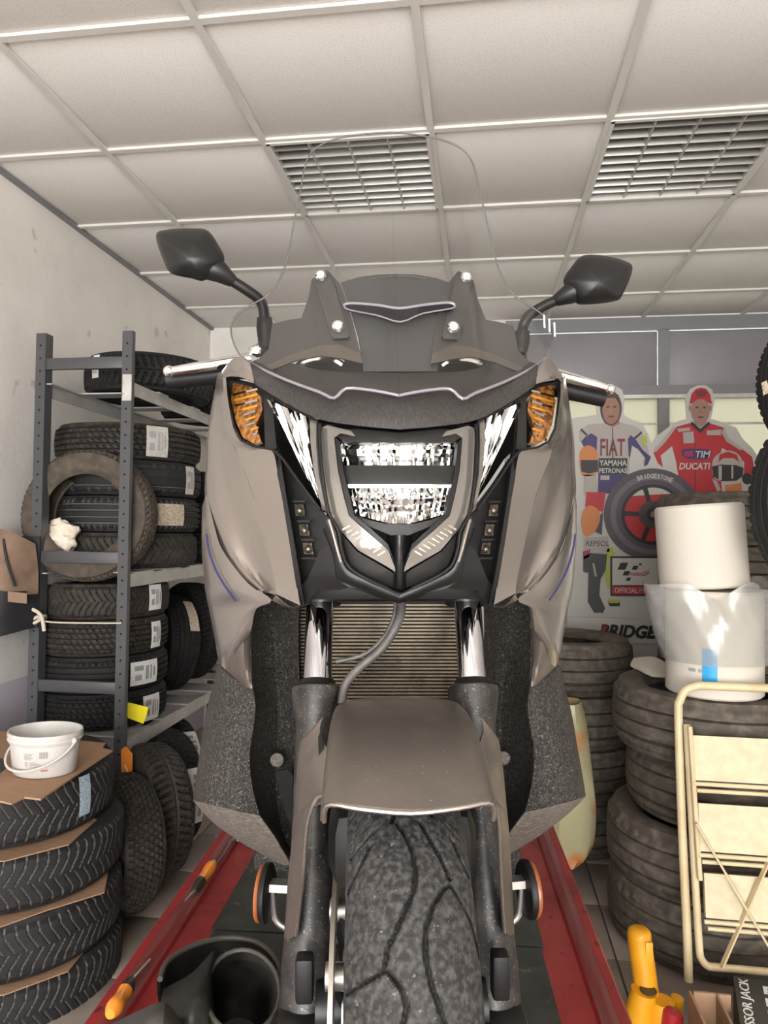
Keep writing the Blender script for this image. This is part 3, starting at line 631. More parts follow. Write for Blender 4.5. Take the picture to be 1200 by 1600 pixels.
# film round the lower roll
def film(c, r, z0, z1, amp, seed, n=72, m=12):
    rnd = random.Random(seed); ph = [rnd.uniform(0, 6.28) for _ in range(8)]; rows = []
    for j in range(m+1):
        t = j/m; row = []
        for i in range(n+1):
            a = 2*pi*(i % n)/n; k = (.35+.65*t)*amp*(abs(sin(3*a+ph[0]+2*t))*.5+abs(sin(5*a+ph[1]-3*t))*.35+.3*abs(sin(9*a+ph[2]+6*t)))
            k += .115*t*math.exp(-((math.atan2(sin(a-3.5), cos(a-3.5)))/.45)**2)*(1-.3*t)+.045*t*math.exp(-((math.atan2(sin(a+.1), cos(a+.1)))/.5)**2)
            row.append(Vector(c)+Vector(((r+.004+k)*cos(a), (r+.004+k)*sin(a), z0+(z1-z0)*t+.018*t*sin(4*a+ph[3])+.012*t*sin(7*a+ph[4]))))
        rows.append(row)
    return mb().surf(rows, 1, 1, .0008)
film(rc, r2, .105, H2+.012, .028, 5).build('film', 'plastic_film', tl)
a0 = math.atan2(-rc.y, -rc.x)-.07
q = mb().surf([[rc+Vector(((r2+.003)*cos(a0+d), (r2+.003)*sin(a0+d), z)) for d in (-.14, -.07, 0, .07, .14)] for z in (.052, .155)], 1, 1, .0008); q.build('label', 'blue_label', tl, label='bright blue label')
for k in range(2):
    q = mb().surf([[rc+Vector(((r2+.003)*cos(a0+d), (r2+.003)*sin(a0+d), z)) for d in (-.42+.2*k, -.36+.2*k, -.28+.2*k)] for z in (.082, .092)], 1, 1, .0006); q.build('print_block', 'print_grey', tl)
rag = mb().surf([[at_z(990, 1028, TOPZ+.02), at_z(1020, 1026, TOPZ+.035), at_z(1042, 1036, TOPZ+.012)], [at_z(985, 1040, TOPZ+.006), at_z(1012, 1044, TOPZ+.022), at_z(1040, 1050, TOPZ+.006)], [at_z(998, 1048, TOPZ+.003), at_z(1018, 1056, TOPZ+.006), at_z(1052, 1057, TOPZ+.003)]], 5, 5, .004)
single(rag, 'paper_towel', 'paper_white', 'folded white paper towel on the tyre left of the rolls', 'paper')
# coloured carrier bag
bgp = at_y(905, 1345, 2.80); rows = []
for j, (x0_, x1_, py) in enumerate([(862, 908, 1095), (855, 915, 1130), (850, 922, 1190), (845, 930, 1250), (845, 929, 1300), (850, 922, 1330), (862, 905, 1345)]):
    row = []
    for k in range(17):
        a = 2*pi*k/16; cxp = (x0_+x1_)/2; p = at_y(cxp+(x1_-x0_)/2*cos(a)*(1+.06*sin(5*a+j)), py, 2.80); row.append(p+Vector((0, .07*sin(a)*(1+.1*sin(4*a+j)), 0)))
    rows.append(row)
q = mb().surf(rows, 1, 3, .0015)
zmin = min(p.z for p in q.v); single(q, 'carrier_bag', 'bag_plastic', 'pale yellow plastic bag with orange print beside the tyre stack', 'plastic bag')

# ============================================================ folding step ladder
LP0 = Vector((0, 2.12, 0)); LN = Vector((0, 1, -.11)).normalized()
def lp(px, py, off=0): return at_plane(px, py, LP0+Vector((0, off, 0)), LN)
LX = lp(1066, 1300).x; LWD = .43
LD = thing('step_ladder', 'cream folding step ladder leaning on the worn tyres', 'ladder', (LX+LWD/2, 2.12, 0))
def rx(p): return Vector((2*LX+LWD-p.x, p.y, p.z))
A = [lp(1076, 1533), lp(1074, 1470), lp(1066, 1300), lp(1060, 1120), lp(1062, 1096), lp(1072, 1078), lp(1092, 1071)]
A[0].z = max(A[0].z, .006)
ap = cr(A, 4); mb().tube(ap+[rx(p) for p in ap[::-1]], .0125, 12).build('outer_frame', 'cream_enamel', LD)
B = [lp(1073, 1132, -.02), lp(1082, 1300, -.02), lp(1092, 1470, -.02), lp(1096, 1498, -.02), lp(1106, 1510, -.02)]
bp2 = cr(B, 4); mb().tube(bp2+[rx(p) for p in bp2[::-1]], .0105, 12).build('inner_frame', 'cream_enamel', LD)
mb().tube([lp(1078, 1135, -.045), lp(1094, 1375, -.045)], .007, 8).build('side_link', 'cream_enamel', LD)
for k, (xa, ya, yb_) in enumerate([(1083, 1149, 1219), (1091, 1255, 1330), (1100, 1364, 1434)]):
    p0 = lp(xa, ya, -.03); p1 = lp(xa+3, yb_, -.045); w_ = LX+LWD-(p0.x-LX)
    st = mb().surf([[p0, Vector((w_, p0.y, p0.z))], [p1, Vector((w_, p1.y, p1.z))]], 2, 3, .016).build('step', 'cream_step', LD)
    mb().tube([p1+Vector((-.006, -.006, -.008)), Vector((w_, p1.y-.006, p1.z-.008))], .006, 8).build('step_edge', 'cream_enamel', st)
    mb().tube([p1+Vector((.004, -.002, -.028)), Vector((w_, p1.y-.002, p1.z-.028))], .006, 8).build('step_edge', 'cream_enamel', st)
mb().bar(lp(1088, 1286, -.06), lp(1240, 1545, -.06)+Vector((0, 0, 0)), .014, .005).build('cross_brace', 'cream_enamel', LD, smooth=False)
mb().bar(lp(1127, 1512, -.052), lp(1225, 1290, -.052), .014, .005).build('cross_brace', 'cream_enamel', LD, smooth=False)
# yellow tool with red knob
YT = thing('hydraulic_tool', 'yellow hand tool with a red knob standing beside the red rail', 'tool', at_z(1010, 1620, .0))
ty = 1.98
def tp(px, py, dy=0): return at_y(px, py, ty)+Vector((0, dy, 0))
k = (gx(1024, ty)-gx(986, ty))/2
mb().tube(cr([tp(1003, 1459, .03), tp(1003, 1465, .03), tp(1003, 1478, .03), tp(1008, 1520, .02), tp(1012, 1560, .01)], 4), [k*.45, k*.6, k*.75, k*.86]+[k*.95]*2+[k]*11, 20).build('handle', 'yellow_tool', YT)
mb().bbox(tp(1014, 1505, .03-k*.98), (.02, .006, .11), .002).build('handle_ridge', 'yellow_tool', YT)
mb().tube([tp(1003, 1540, -.02), tp(996, 1585, -.02), tp(985, 1650, 0)], [.032, .040, .040], 20).build('barrel', 'yellow_tool', YT)
mb().lathe([(.0, .0), (.02, .0), (.022, .002), (.02, .004), (0, .004)], 20, Matrix.Translation(tp(1010, 1541, -.022)+Vector((0, 0, .002)))).build('cap', 'black_handle', YT)
mb().tube([tp(1032, 1555, -.02), tp(1030, 1600, -.02), tp(1028, 1660, 0)], [.030, .045, .05], 20).build('body', 'yellow_tool', YT)
mb().tube([tp(1060, 1562, .01), tp(1052, 1640, .01)], [.016, .02], 16).build('spout', 'yellow_tool', YT)
mb().tube([tp(1038, 1592, -.06), tp(1030, 1640, -.06)], [.026, .026], 20).build('knob_collar', 'yellow_pale', YT)
mb().tube(cr([tp(1044, 1556, -.06), tp(1043, 1560, -.06), tp(1042, 1566, -.06), tp(1038, 1592, -.06)], 3), [.014]+[.021]*2+[.025]*7, 20).build('knob', 'red_knob', YT)
# boxes on the floor
bz = at_z(1090, 1640, 0)
def floorbox(px0, px1, py_top, ytop, z): pass
CB = thing('cardboard_box', 'open brown cardboard box on the floor by the ladder foot', 'box', (gx(1118, 1.86), 1.86, 0))
z_ = gz(1556, 1.92, 1118)
mb().box((gx(1114, 1.92), 1.93, z_/2), (.09, .006, z_)).build('side', 'cardboard', CB, smooth=False); mb().box((gx(1091, 1.85)+.003, 1.83, z_/2), (.006, .2, z_)).build('side', 'cardboard', CB, smooth=False)
mb().box((gx(1138, 1.85)-.003, 1.83, z_/2), (.006, .2, z_)).build('side', 'cardboard', CB, smooth=False); mb().box((gx(1114, 1.85), 1.83, .003), (.075, .2, .006)).build('base', 'cardboard', CB, smooth=False); mb().box((gx(1114, 1.73), 1.735, z_*.5), (.072, .006, z_)).build('side', 'cardboard', CB, smooth=False)
JB = thing('jack_box', 'dark printed carton reading SCISSOR JACK on the floor at the right', 'box', (gx(1200, 1.9), 1.9, 0))
# the printed face tilts up towards the viewer
f0, f1, f2, f3 = at_z(1146, 1524, .16), at_z(1196, 1532, .16), at_z(1222, 1640, .16), at_z(1162, 1640, .16)
ex = (f1-f0).normalized(); ey = (f3-f0).normalized()
f1 = f0+ex*.20; f2 = f1+ey*.30; f3 = f0+ey*.30
mb().prism([f0, f1, f2, f3], (0, 0, -.158)).build('carton', 'jackbox_dark', JB, smooth=False)
mx = basis(-ey, -ex, f0+ey*.135+ex*.026+Vector((0, 0, .001)))
text('SCISSOR JACK', .03, mx, 'print_white', JB, fit=(.25, .030))
for r_ in range(2):
    for q_ in range(5):
        p = f0+ey*(.03+.052*q_)+ex*(.068+.052*r_)+Vector((0, 0, .001)); mb().prism([p, p+ex*.034, p+ex*.034+ey*.034, p+ey*.034], (0, 0, .0006)).build('pictogram', 'print_white' if (q_+r_) % 2 else 'sticker_white', JB, smooth=False)
        p = p+ex*.010+ey*.010+Vector((0, 0, .0007)); mb().prism([p, p+ex*.014, p+ex*.010+ey*.014, p+ey*.006], (0, 0, .0005)).build('pictogram', 'jackbox_dark', JB, smooth=False)
# ============================================================ cardboard display with two printed riders
SYD = 3.75
ST = thing('display_standee', 'tall cardboard display with two printed riders and a printed wheel', 'standee', (gx(1035, SYD), SYD, 0))
def sp(px, py, l=0): return at_y(px, py, SYD)+Vector((0, -.0014*l, 0))
def pl(pts, m, name, l=1, par=None): return mb().prism([sp(x, y, l) for x, y in pts], (0, .0009, 0)).build(name, m, par or ST, smooth=False)
def ell(cx, cy, rx_, ry, n=20, a0=0, a1=2*pi): return [(cx+rx_*cos(a0+(a1-a0)*k/n), cy+ry*sin(a0+(a1-a0)*k/n)) for k in range(n if a1-a0 > 6.2 else n+1)]
def smooth2(pts, n=3): return [(p.x, p.y) for p in cr([(x, y, 0) for x, y in pts], n, True)]
OUT = [(885, 1004), (885, 655), (906, 652), (933, 648), (930, 625), (935, 609), (946, 602), (960, 602), (972, 609), (976, 625), (974, 648), (986, 655), (1003, 661), (1012, 676), (1018, 692), (1028, 680), (1045, 667), (1060, 658), (1073, 654), (1072, 640), (1070, 622), (1078, 608), (1090, 602), (1103, 602), (1113, 609), (1117, 625), (1113, 645), (1111, 654), (1130, 660), (1150, 668), (1160, 685), (1175, 700), (1186, 716), (1183, 745), (1180, 775), (1180, 1004)]
mb().prism([sp(x, y) for x, y in OUT], (0, .008, 0)).build('board', 'print_board', ST, smooth=False)
z0 = sp(1000, 1004).z; xa, xb_ = sp(885, 1000).x, sp(1180, 1000).x
mb().box(((xa+xb_)/2, SYD+.06, (z0+.005)/2), (xb_-xa, .16, z0-.005)).build('plinth', 'print_board', ST, smooth=False)
mb().box(((xa+xb_)/2, SYD-.024, (z0+sp(1000, 966).z)/2), (xb_-xa, .012, sp(1000, 966).z-z0)).build('base_band', 'ink_white', ST, smooth=False)
# rider in white and blue
pl([(905, 672), (920, 663), (945, 661), (957, 668), (967, 660), (990, 665), (1003, 673), (1012, 700), (1016, 716), (1008, 728), (1004, 724), (1008, 712), (990, 690), (984, 716), (982, 770), (935, 770), (933, 700), (925, 680), (908, 692), (905, 690)], 'print_suit_white', 'printed_suit', 1)
pl([(908, 690), (915, 682), (924, 677), (933, 683), (932, 710), (928, 708), (912, 698)], 'print_suit_blue', 'printed_sleeve', 2)
pl([(981, 686), (985, 680), (992, 685), (1004, 703), (1017, 714), (1012, 726), (1006, 729), (1008, 716), (997, 702), (987, 696), (984, 716), (982, 712)], 'print_suit_blue', 'printed_sleeve', 2)
pl([(935, 741), (981, 741), (976, 770), (934, 772)], 'print_suit_blue', 'printed_trousers', 2)
pl([(990, 684), (1002, 674), (1003, 677), (993, 686)], 'print_black', 'printed_band', 3); pl([(908, 669), (918, 679), (916, 681), (907, 673)], 'print_black', 'printed_band', 3)
pl(ell(1007, 688, 4, 8), 'print_yellow', 'printed_badge', 3)
pl([(943, 650), (967, 650), (968, 662), (957, 668), (944, 661)], 'print_skin', 'printed_neck', 1.6)
pl(ell(954.5, 638, 17, 27), 'print_hair', 'printed_hair', 2); pl(ell(954.5, 641, 13.5, 22), 'print_skin', 'printed_face', 3)
pl([(941, 628), (944, 617), (955, 613), (966, 617), (968, 629), (963, 622), (947, 622)], 'print_hair', 'printed_fringe', 4)
for x in (949.5, 960.5): pl(ell(x, 636, 2.6, 1.6, 10), 'print_hair', 'printed_eye', 4)
pl([(953, 640), (956, 640), (957, 646), (952, 646)], 'print_skin2', 'printed_nose', 4); pl(ell(955, 651, 5, 1.5, 10), 'print_darkred', 'printed_mouth', 4)
pl([(956.4, 668), (957.6, 668), (958, 716), (956.4, 716)], 'print_black', 'printed_zip', 3)
pl([(935, 716), (980, 716), (979, 741), (935, 741)], 'print_black', 'printed_patch', 3)
X1 = (1, 0, 0); Z1 = (0, 0, 1); PM = SYD/F
def tx(s, x, y, w_, h_, m, l=4, shear=0., bold=0., par=None): return text(s, .05, basis(X1, Z1, sp(x, y, l)), m, par or ST, fit=(w_*PM, h_*PM), shear=shear, bold=bold)
tx('FIAT', 957, 699, 36, 26, 'print_darkred', 4, 0, .0008); tx('YAMAHA', 957.5, 723.5, 40, 9, 'ink_white', 5, 0, .001); tx('PETRONAS', 957.5, 735.5, 40, 7.5, 'ink_white', 5, 0, .0008)
pl([(938, 743), (952, 743), (952, 750), (938, 750)], 'print_suit_white', 'printed_patch', 4)
# rider in red
pl([(1050, 669), (1078, 661), (1094, 672), (1108, 661), (1130, 668), (1137, 684), (1160, 702), (1175, 714), (1178, 728), (1176, 745), (1166, 748), (1162, 742), (1163, 722), (1150, 712), (1128, 700), (1124, 715), (1128, 768), (1110, 776), (1086, 772), (1060, 745), (1056, 720), (1050, 697), (1032, 712), (1036, 730), (1028, 724), (1021, 708), (1036, 688)], 'ink_red', 'printed_suit', 1)
pl([(1050, 669), (1058, 666), (1040, 690), (1025, 706), (1020, 704), (1034, 688)], 'print_suit_white', 'printed_sleeve_stripe', 2); pl([(1131, 668), (1138, 684), (1160, 701), (1157, 704), (1135, 690), (1127, 676)], 'print_suit_white', 'printed_sleeve_stripe', 2)
pl([(1080, 658), (1094, 670), (1108, 658), (1109, 663), (1094, 677), (1079, 663)], 'print_black', 'printed_collar', 2)
pl([(1082, 650), (1106, 650), (1103, 662), (1094, 668), (1085, 662)], 'print_skin2', 'printed_neck', 2.5)
for x in (1078.5, 1109.5): pl(ell(x, 638, 2.6, 5, 10), 'print_skin2', 'printed_ear', 2.6)
pl(ell(1094, 641, 14.5, 22), 'print_skin2', 'printed_face', 3)
pl([(1077, 632), (1080, 616), (1087, 608), (1095, 606), (1103, 608), (1109, 616), (1112, 632), (1106, 629), (1099, 624), (1090, 624), (1083, 629)], 'ink_red', 'printed_cap', 4)
pl([(1086, 612), (1096, 609), (1104, 613), (1102, 620), (1088, 620)], 'print_darkred', 'printed_cap_badge', 5)
for x in (1088.5, 1100): pl(ell(x, 637, 2.6, 1.5, 10), 'print_hair', 'printed_eye', 4)
pl([(1093, 639), (1096, 639), (1097.5, 646), (1091.5, 646)], 'print_skin', 'printed_nose', 4); pl(ell(1094.5, 652, 5, 1.4, 10), 'print_darkred', 'printed_mouth', 4)
pl([(1067, 676), (1083, 674), (1085, 692), (1068, 693)], 'print_suit_white', 'printed_patch', 2); pl([(1104, 673), (1127, 671), (1126, 680), (1104, 680)], 'print_suit_white', 'printed_patch', 2); pl([(1058, 670), (1078, 668), (1078, 673), (1060, 675)], 'print_suit_white', 'printed_patch', 2)
lz = pl([(1065, 703), (1075, 701), (1104, 702), (1111, 705), (1110, 714), (1100, 718), (1075, 717), (1066, 712)], 'print_suit_blue', 'printed_logo', 2); pl([(1068, 705), (1083, 704), (1082, 714), (1069, 713)], 'print_magenta', 'printed_logo_block', 3, lz)
tx('TIM', 1098, 710, 21, 10, 'ink_white', 4, .2, .001); tx('DUCATI', 1085, 728.5, 44, 10, 'ink_white', 3, .15, .0012)
pl([(1085, 690), (1086.5, 690), (1087, 770), (1085.4, 770)], 'print_darkred', 'printed_zip', 2)
hm = pl(smooth2([(1112, 735), (1114, 718), (1124, 708), (1138, 704), (1152, 709), (1160, 722), (1160, 742), (1150, 752), (1128, 752), (1116, 748)]), 'print_suit_white', 'printed_helmet', 3)
pl([(1112, 729), (1126, 726), (1150, 727), (1161, 731), (1160, 744), (1150, 751), (1128, 752), (1114, 745)], 'print_black', 'printed_visor', 4, hm); pl([(1124, 710), (1138, 706), (1151, 711), (1154, 722), (1146, 716), (1130, 716), (1122, 722)], 'ink_red', 'printed_helmet_stripe', 4, hm)
pl([(1122, 728), (1127, 728), (1127, 750), (1122, 750)], 'print_suit_white', 'visor_reflection', 5, hm); pl([(1142, 728), (1145, 728), (1145, 748), (1142, 748)], 'print_suit_white', 'visor_reflection', 5, hm)
pl(ell(1167, 748, 8, 9), 'print_black', 'printed_glove', 4); pl([(1132, 758), (1158, 755), (1158, 772), (1134, 774)], 'print_orange', 'printed_pad', 4); pl([(1112, 748), (1120, 752), (1126, 766), (1120, 768)], 'print_suit_white', 'printed_stripe', 4)
# printed wheel
wc = (1019, 804); WH = pl(ell(*wc, 76, 72, 48), 'print_wheel', 'printed_wheel', 5)
pl(ell(*wc, 66, 62, 48), 'print_wheel_hi', 'wheel_sidewall', 6, WH); pl(ell(*wc, 57, 54, 48), 'print_wheel', 'wheel_sidewall', 7, WH); pl(ell(*wc, 49, 47, 48), 'print_black', 'wheel_rim', 8, WH)
pl(ell(*wc, 44, 42, 48), 'ink_red', 'wheel_disc', 9, WH)
pl(ell(wc[0], wc[1], 44, 42, 20, 3.9, 5.4), 'ink_white', 'wheel_gap', 10, WH)
for k in range(5):
    a = -1.85+k*2*pi/5; dx, dy = cos(a), sin(a); pl([(wc[0]+dx*10-dy*3, wc[1]+dy*10+dx*3), (wc[0]+dx*48-dy*4, wc[1]+dy*46+dx*4), (wc[0]+dx*48+dy*4, wc[1]+dy*46-dx*4), (wc[0]+dx*10+dy*3, wc[1]+dy*10-dx*3)], 'print_black', 'wheel_spoke', 11, WH)
pl(ell(*wc, 22, 21, 28), 'print_hub', 'wheel_hub', 12, WH); pl(ell(*wc, 10, 10, 20), 'print_black', 'wheel_hub', 13, WH); pl(ell(*wc, 4.5, 4.5, 14), 'print_skin2', 'wheel_nut', 14, WH)
for k, ch in enumerate('BRIDGESTONE'):
    a = -1.92+k*.082; p = (wc[0]+64*cos(a), wc[1]+60*sin(a)); rt_ = -(a+pi/2)
    text(ch, .03, basis((cos(rt_), 0, sin(rt_)), (-sin(rt_), 0, cos(rt_)), sp(*p, 9)), 'ink_white', WH, fit=(4.2*PM, 7*PM) if ch != 'I' else (1.4*PM, 7*PM), bold=.0006)
# small rider print, series panel
pl(smooth2([(905, 712), (910, 700), (920, 696), (930, 702), (934, 716), (933, 738), (920, 744), (908, 740)]), 'print_orange', 'printed_helmet', 4); pl([(907, 719), (934, 719), (934, 737), (920, 740), (908, 737)], 'print_black', 'printed_visor', 5)
pl([(912, 742), (932, 742), (934, 772), (912, 774)], 'print_suit_white', 'printed_figure', 4); pl([(916, 769), (946, 769), (942, 800), (914, 792)], 'ink_red', 'printed_figure', 5)
pl(smooth2([(910, 800), (920, 790), (934, 796), (937, 812), (928, 832), (914, 838), (908, 820)]), 'print_orange', 'printed_figure', 6); pl([(930, 812), (942, 800), (940, 836), (928, 830)], 'print_trouser', 'printed_figure', 5)
pl([(912, 840), (950, 838), (952, 862), (912, 868)], 'print_suit_white', 'printed_figure', 6); tx('REPSOL', 933, 849, 34, 8, 'print_trouser', 7, .15)
pl([(910, 862), (922, 858), (920, 870), (912, 874)], 'print_magenta', 'printed_figure', 7)
pl([(911, 870), (922, 864), (948, 866), (946, 890), (938, 905), (936, 930), (945, 950), (942, 957), (928, 957), (918, 940), (919, 895), (911, 893)], 'print_trouser', 'printed_trousers', 7); pl([(925, 880), (928, 880), (932, 900), (929, 901)], 'print_suit_white', 'trouser_stripe', 8)
pl([(948, 858), (956, 854), (960, 864), (956, 872), (950, 874), (952, 890), (954, 920), (948, 918), (945, 900)], 'print_yellow', 'printed_boot', 6); pl([(950, 935), (968, 937), (966, 942), (950, 942)], 'print_yellow', 'printed_shoe', 6); pl([(949, 940), (968, 940), (968, 947), (952, 947)], 'print_black', 'printed_shoe', 5)
LPN = pl([(953, 869), (1030, 869), (1030, 931), (953, 931)], 'print_black', 'series_panel', 8); pl([(956, 872), (1028, 872), (1028, 914), (956, 914)], 'ink_white', 'panel_field', 9, LPN); pl([(956, 916), (1028, 916), (1028, 928), (956, 928)], 'ink_red', 'panel_strip', 9, LPN)
for (x, y, w_, h_) in ((964, 879, 12, 11), (972, 892, 9, 7), (986, 884, 8, 6), (977, 902, 6, 5), (997, 880, 4, 3)): pl([(x+h_*.45, y), (x+w_+h_*.45, y), (x+w_, y+h_), (x, y+h_)], 'print_black', 'checker_mark', 10, LPN)
tx('motoGP', 998, 896, 28, 7, 'ink_red', 10, .4, .0004, LPN); tx('OFFICIAL MotoGP', 994, 922.5, 64, 7.5, 'ink_white', 10, 0, .0004, LPN)
def bt(s, x, y, w_, h_, m, sh): return text(s, .05, basis(X1, Z1, at_y(x, y, SYD-.0312)), m, ST, fit=(w_*PM, h_*PM), shear=sh, bold=.0025)
bt('BRIDGESTONE', 1022, 988, 158, 20, 'print_black', .25); mb().prism([at_y(x, y, SYD-.0325) for x, y in ((938, 985), (944, 978), (950, 978), (941, 994), (937, 995))], (0, .0009, 0)).build('logo_flash', 'ink_red', ST, smooth=False)

# ============================================================ motorcycle lift
PZ = CAM.z-.86-.010
ly = ray(680, 831); ly.z = 0; ly.normalize(); lx = Vector((ly.y, -ly.x, 0))
def uv(px, py, z=PZ): p = at_z(px, py, z); return p.dot(lx), p.dot(ly)
uL = uv(130, 1600, PZ+.03)[0]; uR = uv(985, 1590, PZ+.03)[0]
def LP(u, v, z): return lx*u+ly*v+Vector((0, 0, z))
LF = thing('motorcycle_lift', 'red steel motorcycle lift table with black rubber mats', 'lift', LP((uL+uR)/2, 1.9, 0))
V0, V1 = .62, 3.0
def lbox(u0, u1, v0, v1, za, zb, name, m, par=None, sm=False):
    return mb().prism([LP(u0, v0, za), LP(u1, v0, za), LP(u1, v1, za), LP(u0, v1, za)], (0, 0, zb-za)).build(name, m, par or LF, smooth=sm)
lbox(uL+.02, uR-.02, V0, V1, PZ-.05, PZ-.008, 'deck', 'red_paint')
for (ua, s) in ((uL, 1), (uR, -1)):
    # side rail: folded channel with a rounded ridge, flat flange inside
    prof = [(0, -.06), (0, .028), (.006, .034), (.022, .034), (.032, .026), (.048, .006), (.05, 0), (.128, 0), (.128, -.006), (.03, -.006), (.02, -.06)]
    r_ = mb().prism([LP(ua+s*a, V0, PZ+z) for a, z in prof], ly*(V1-V0)).build('side_rail', 'red_paint', LF, ang=25)
    mb().prism([LP(ua+s*a, V0+.01, PZ+z+.0006) for a, z in ((.023, .0335), (.034, .0245), (.046, .0085), (.044, .0075), (.032, .0235))], ly*(V1-V0-.05)).build('worn_ridge', 'red_worn', r_, smooth=False)
vs_ = uv(880, 1487)[1]
for (va, vb) in ((V0+.02, vs_-.004), (vs_+.004, V1-.05)):
    n = mb(); pts = [LP(uL+.112, va, PZ), LP(uR-.112, va, PZ), LP(uR-.118, vb, PZ), LP(uL+.118, vb, PZ)]
    n.prism(pts, (0, 0, .007)).build('rubber_mat', 'rubber_mat', LF, smooth=False)
for k, v in enumerate((.9, 2.7)):
    for u in (uL+.15, uR-.15): mb().bar(LP(u, v, .02), LP(u, 3.6-v, PZ-.06), .05, .03).build('scissor_arm', 'red_paint', LF, smooth=False)
lbox(uL+.08, uR-.08, V0+.1, V1-.1, .002, .05, 'base_frame', 'red_paint')
# screwdrivers on the left rail
def driver(label, p0, p1, p2, r, tip_m='steel', dark=True):
    base = p0.copy(); T = thing('screwdriver', label, 'screwdriver', base, group='screwdrivers on the rail')
    n = 12; pts = [p0.lerp(p1, k/n) for k in range(n+1)]; rad = [r*x for x in (.55, .85, 1, 1, .92, .85, .82, .85, .9, .92, .85, .7, .5)]
    mb().tube(pts[:9], rad[:9], 14).build('handle', 'orange_handle', T); mb().tube(pts[8:], rad[8:], 14).build('ferrule', 'black_handle', T)
    mb().tube([p1, p2], [r*.26, r*.22], 8).build('shaft', tip_m, T); return T
zf = PZ+.014
driver('orange screwdriver with dark collar at the near end of the left rail', at_z(172, 1585, zf+.034), at_z(206, 1532, zf+.028), at_z(234, 1500, zf+.012), .015)
driver('orange screwdriver lying further back on the left rail', at_z(334, 1348, zf+.012), at_z(303, 1393, zf+.012), at_z(278, 1420, zf+.012), .0145)
w3 = mb(); a_, b_ = at_z(325, 1365, zf+.002), at_z(362, 1312, zf+.004)
w3.bar(a_, b_, .012, .005); w3.tube([b_+Vector((.018*cos(t_), .018*sin(t_), 0)) for t_ in [k*.5 for k in range(10)]], .004, 6); w3.tube(cr([at_z(338, 1308, zf), at_z(352, 1318, zf+.006), at_z(366, 1312, zf)], 4), .006, 8)
single(w3, 'spanner', 'steel', 'worn steel spanner beside the further screwdriver on the left rail', 'spanner')
# black rubber boot on the mat
RB = thing('rubber_boot', 'grey-black rubber boot sleeve lying folded on the lift mat', 'rubber sleeve', at_z(350, 1640, PZ))
dB = 1.02
def rp_(px, py, d): return at_d(px, py, d)
def ring(cx, cy, ax, ay, d0, d1, n=28, wob=0.):  # ellipse in view, tilted in depth
    return [rp_(cx+ax*cos(a)*(1+wob*sin(3*a)), cy+ay*sin(a)*(1+wob*sin(2*a+1)), lerp(d1, d0, (sin(a)+1)/2)) for a in [2*pi*k/n for k in range(n+1)]]
mb().surf([ring(378, 1560, 62, 64, 1.03, 1.20), ring(379, 1550, 58, 66, 1.02, 1.19), ring(378, 1552, 54, 62, 1.03, 1.20), ring(374, 1580, 46, 52, 1.12, 1.24), ring(374, 1640, 40, 50, 1.12, 1.22)], 1, 3, .004).build('inner_cup', 'boot_rubber', RB)
col = [rp_(*p) for p in ((250, 1530, 1.10), (262, 1502, 1.16), (300, 1478, 1.22), (350, 1466, 1.26), (400, 1472, 1.25), (432, 1500, 1.20), (440, 1545, 1.14), (436, 1600, 1.08))]
col2 = [rp_(*p) for p in ((252, 1560, 1.12), (264, 1535, 1.17), (302, 1510, 1.22), (350, 1496, 1.26), (398, 1500, 1.25), (424, 1525, 1.20), (431, 1570, 1.14), (428, 1630, 1.08))]
col3 = [rp_(*p) for p in ((258, 1600, 1.13), (270, 1570, 1.18), (304, 1550, 1.23), (350, 1530, 1.27), (396, 1535, 1.25), (420, 1560, 1.20), (426, 1610, 1.14), (424, 1660, 1.08))]
mb().surf([col, col2, col3], 4, 4, .005).build('collar', 'boot_rubber', RB); mb().tube(cr(col, 5), .0045, 8).build('rim', 'boot_rim', RB); mb().tube(ring(379, 1550, 58, 66, 1.018, 1.188), .0035, 8).build('rim', 'boot_rim', RB)
mb().surf([[rp_(255, 1545, 1.10), rp_(300, 1520, 1.12), rp_(332, 1486, 1.17), rp_(345, 1482, 1.2)], [rp_(250, 1570, 1.07), rp_(298, 1548, 1.07), rp_(322, 1530, 1.09), rp_(330, 1525, 1.12)], [rp_(240, 1600, 1.06), rp_(290, 1590, 1.03), rp_(322, 1580, 1.05), rp_(335, 1575, 1.09)], [rp_(240, 1640, 1.06), rp_(290, 1640, 1.03), rp_(325, 1640, 1.05), rp_(340, 1640, 1.09)]], 4, 4, .005).build('fold', 'boot_rubber', RB)
mb().surf([[rp_(175, 1600, 1.02), rp_(215, 1580, 1.0), rp_(258, 1566, .99), rp_(285, 1600, 1.0)], [rp_(160, 1640, 1.0), rp_(215, 1615, .96), rp_(255, 1605, .95), rp_(290, 1640, .98)], [rp_(160, 1690, 1.0), rp_(215, 1680, .96), rp_(255, 1680, .95), rp_(290, 1690, .98)]], 4, 4, .005).build('fold', 'boot_rubber', RB)
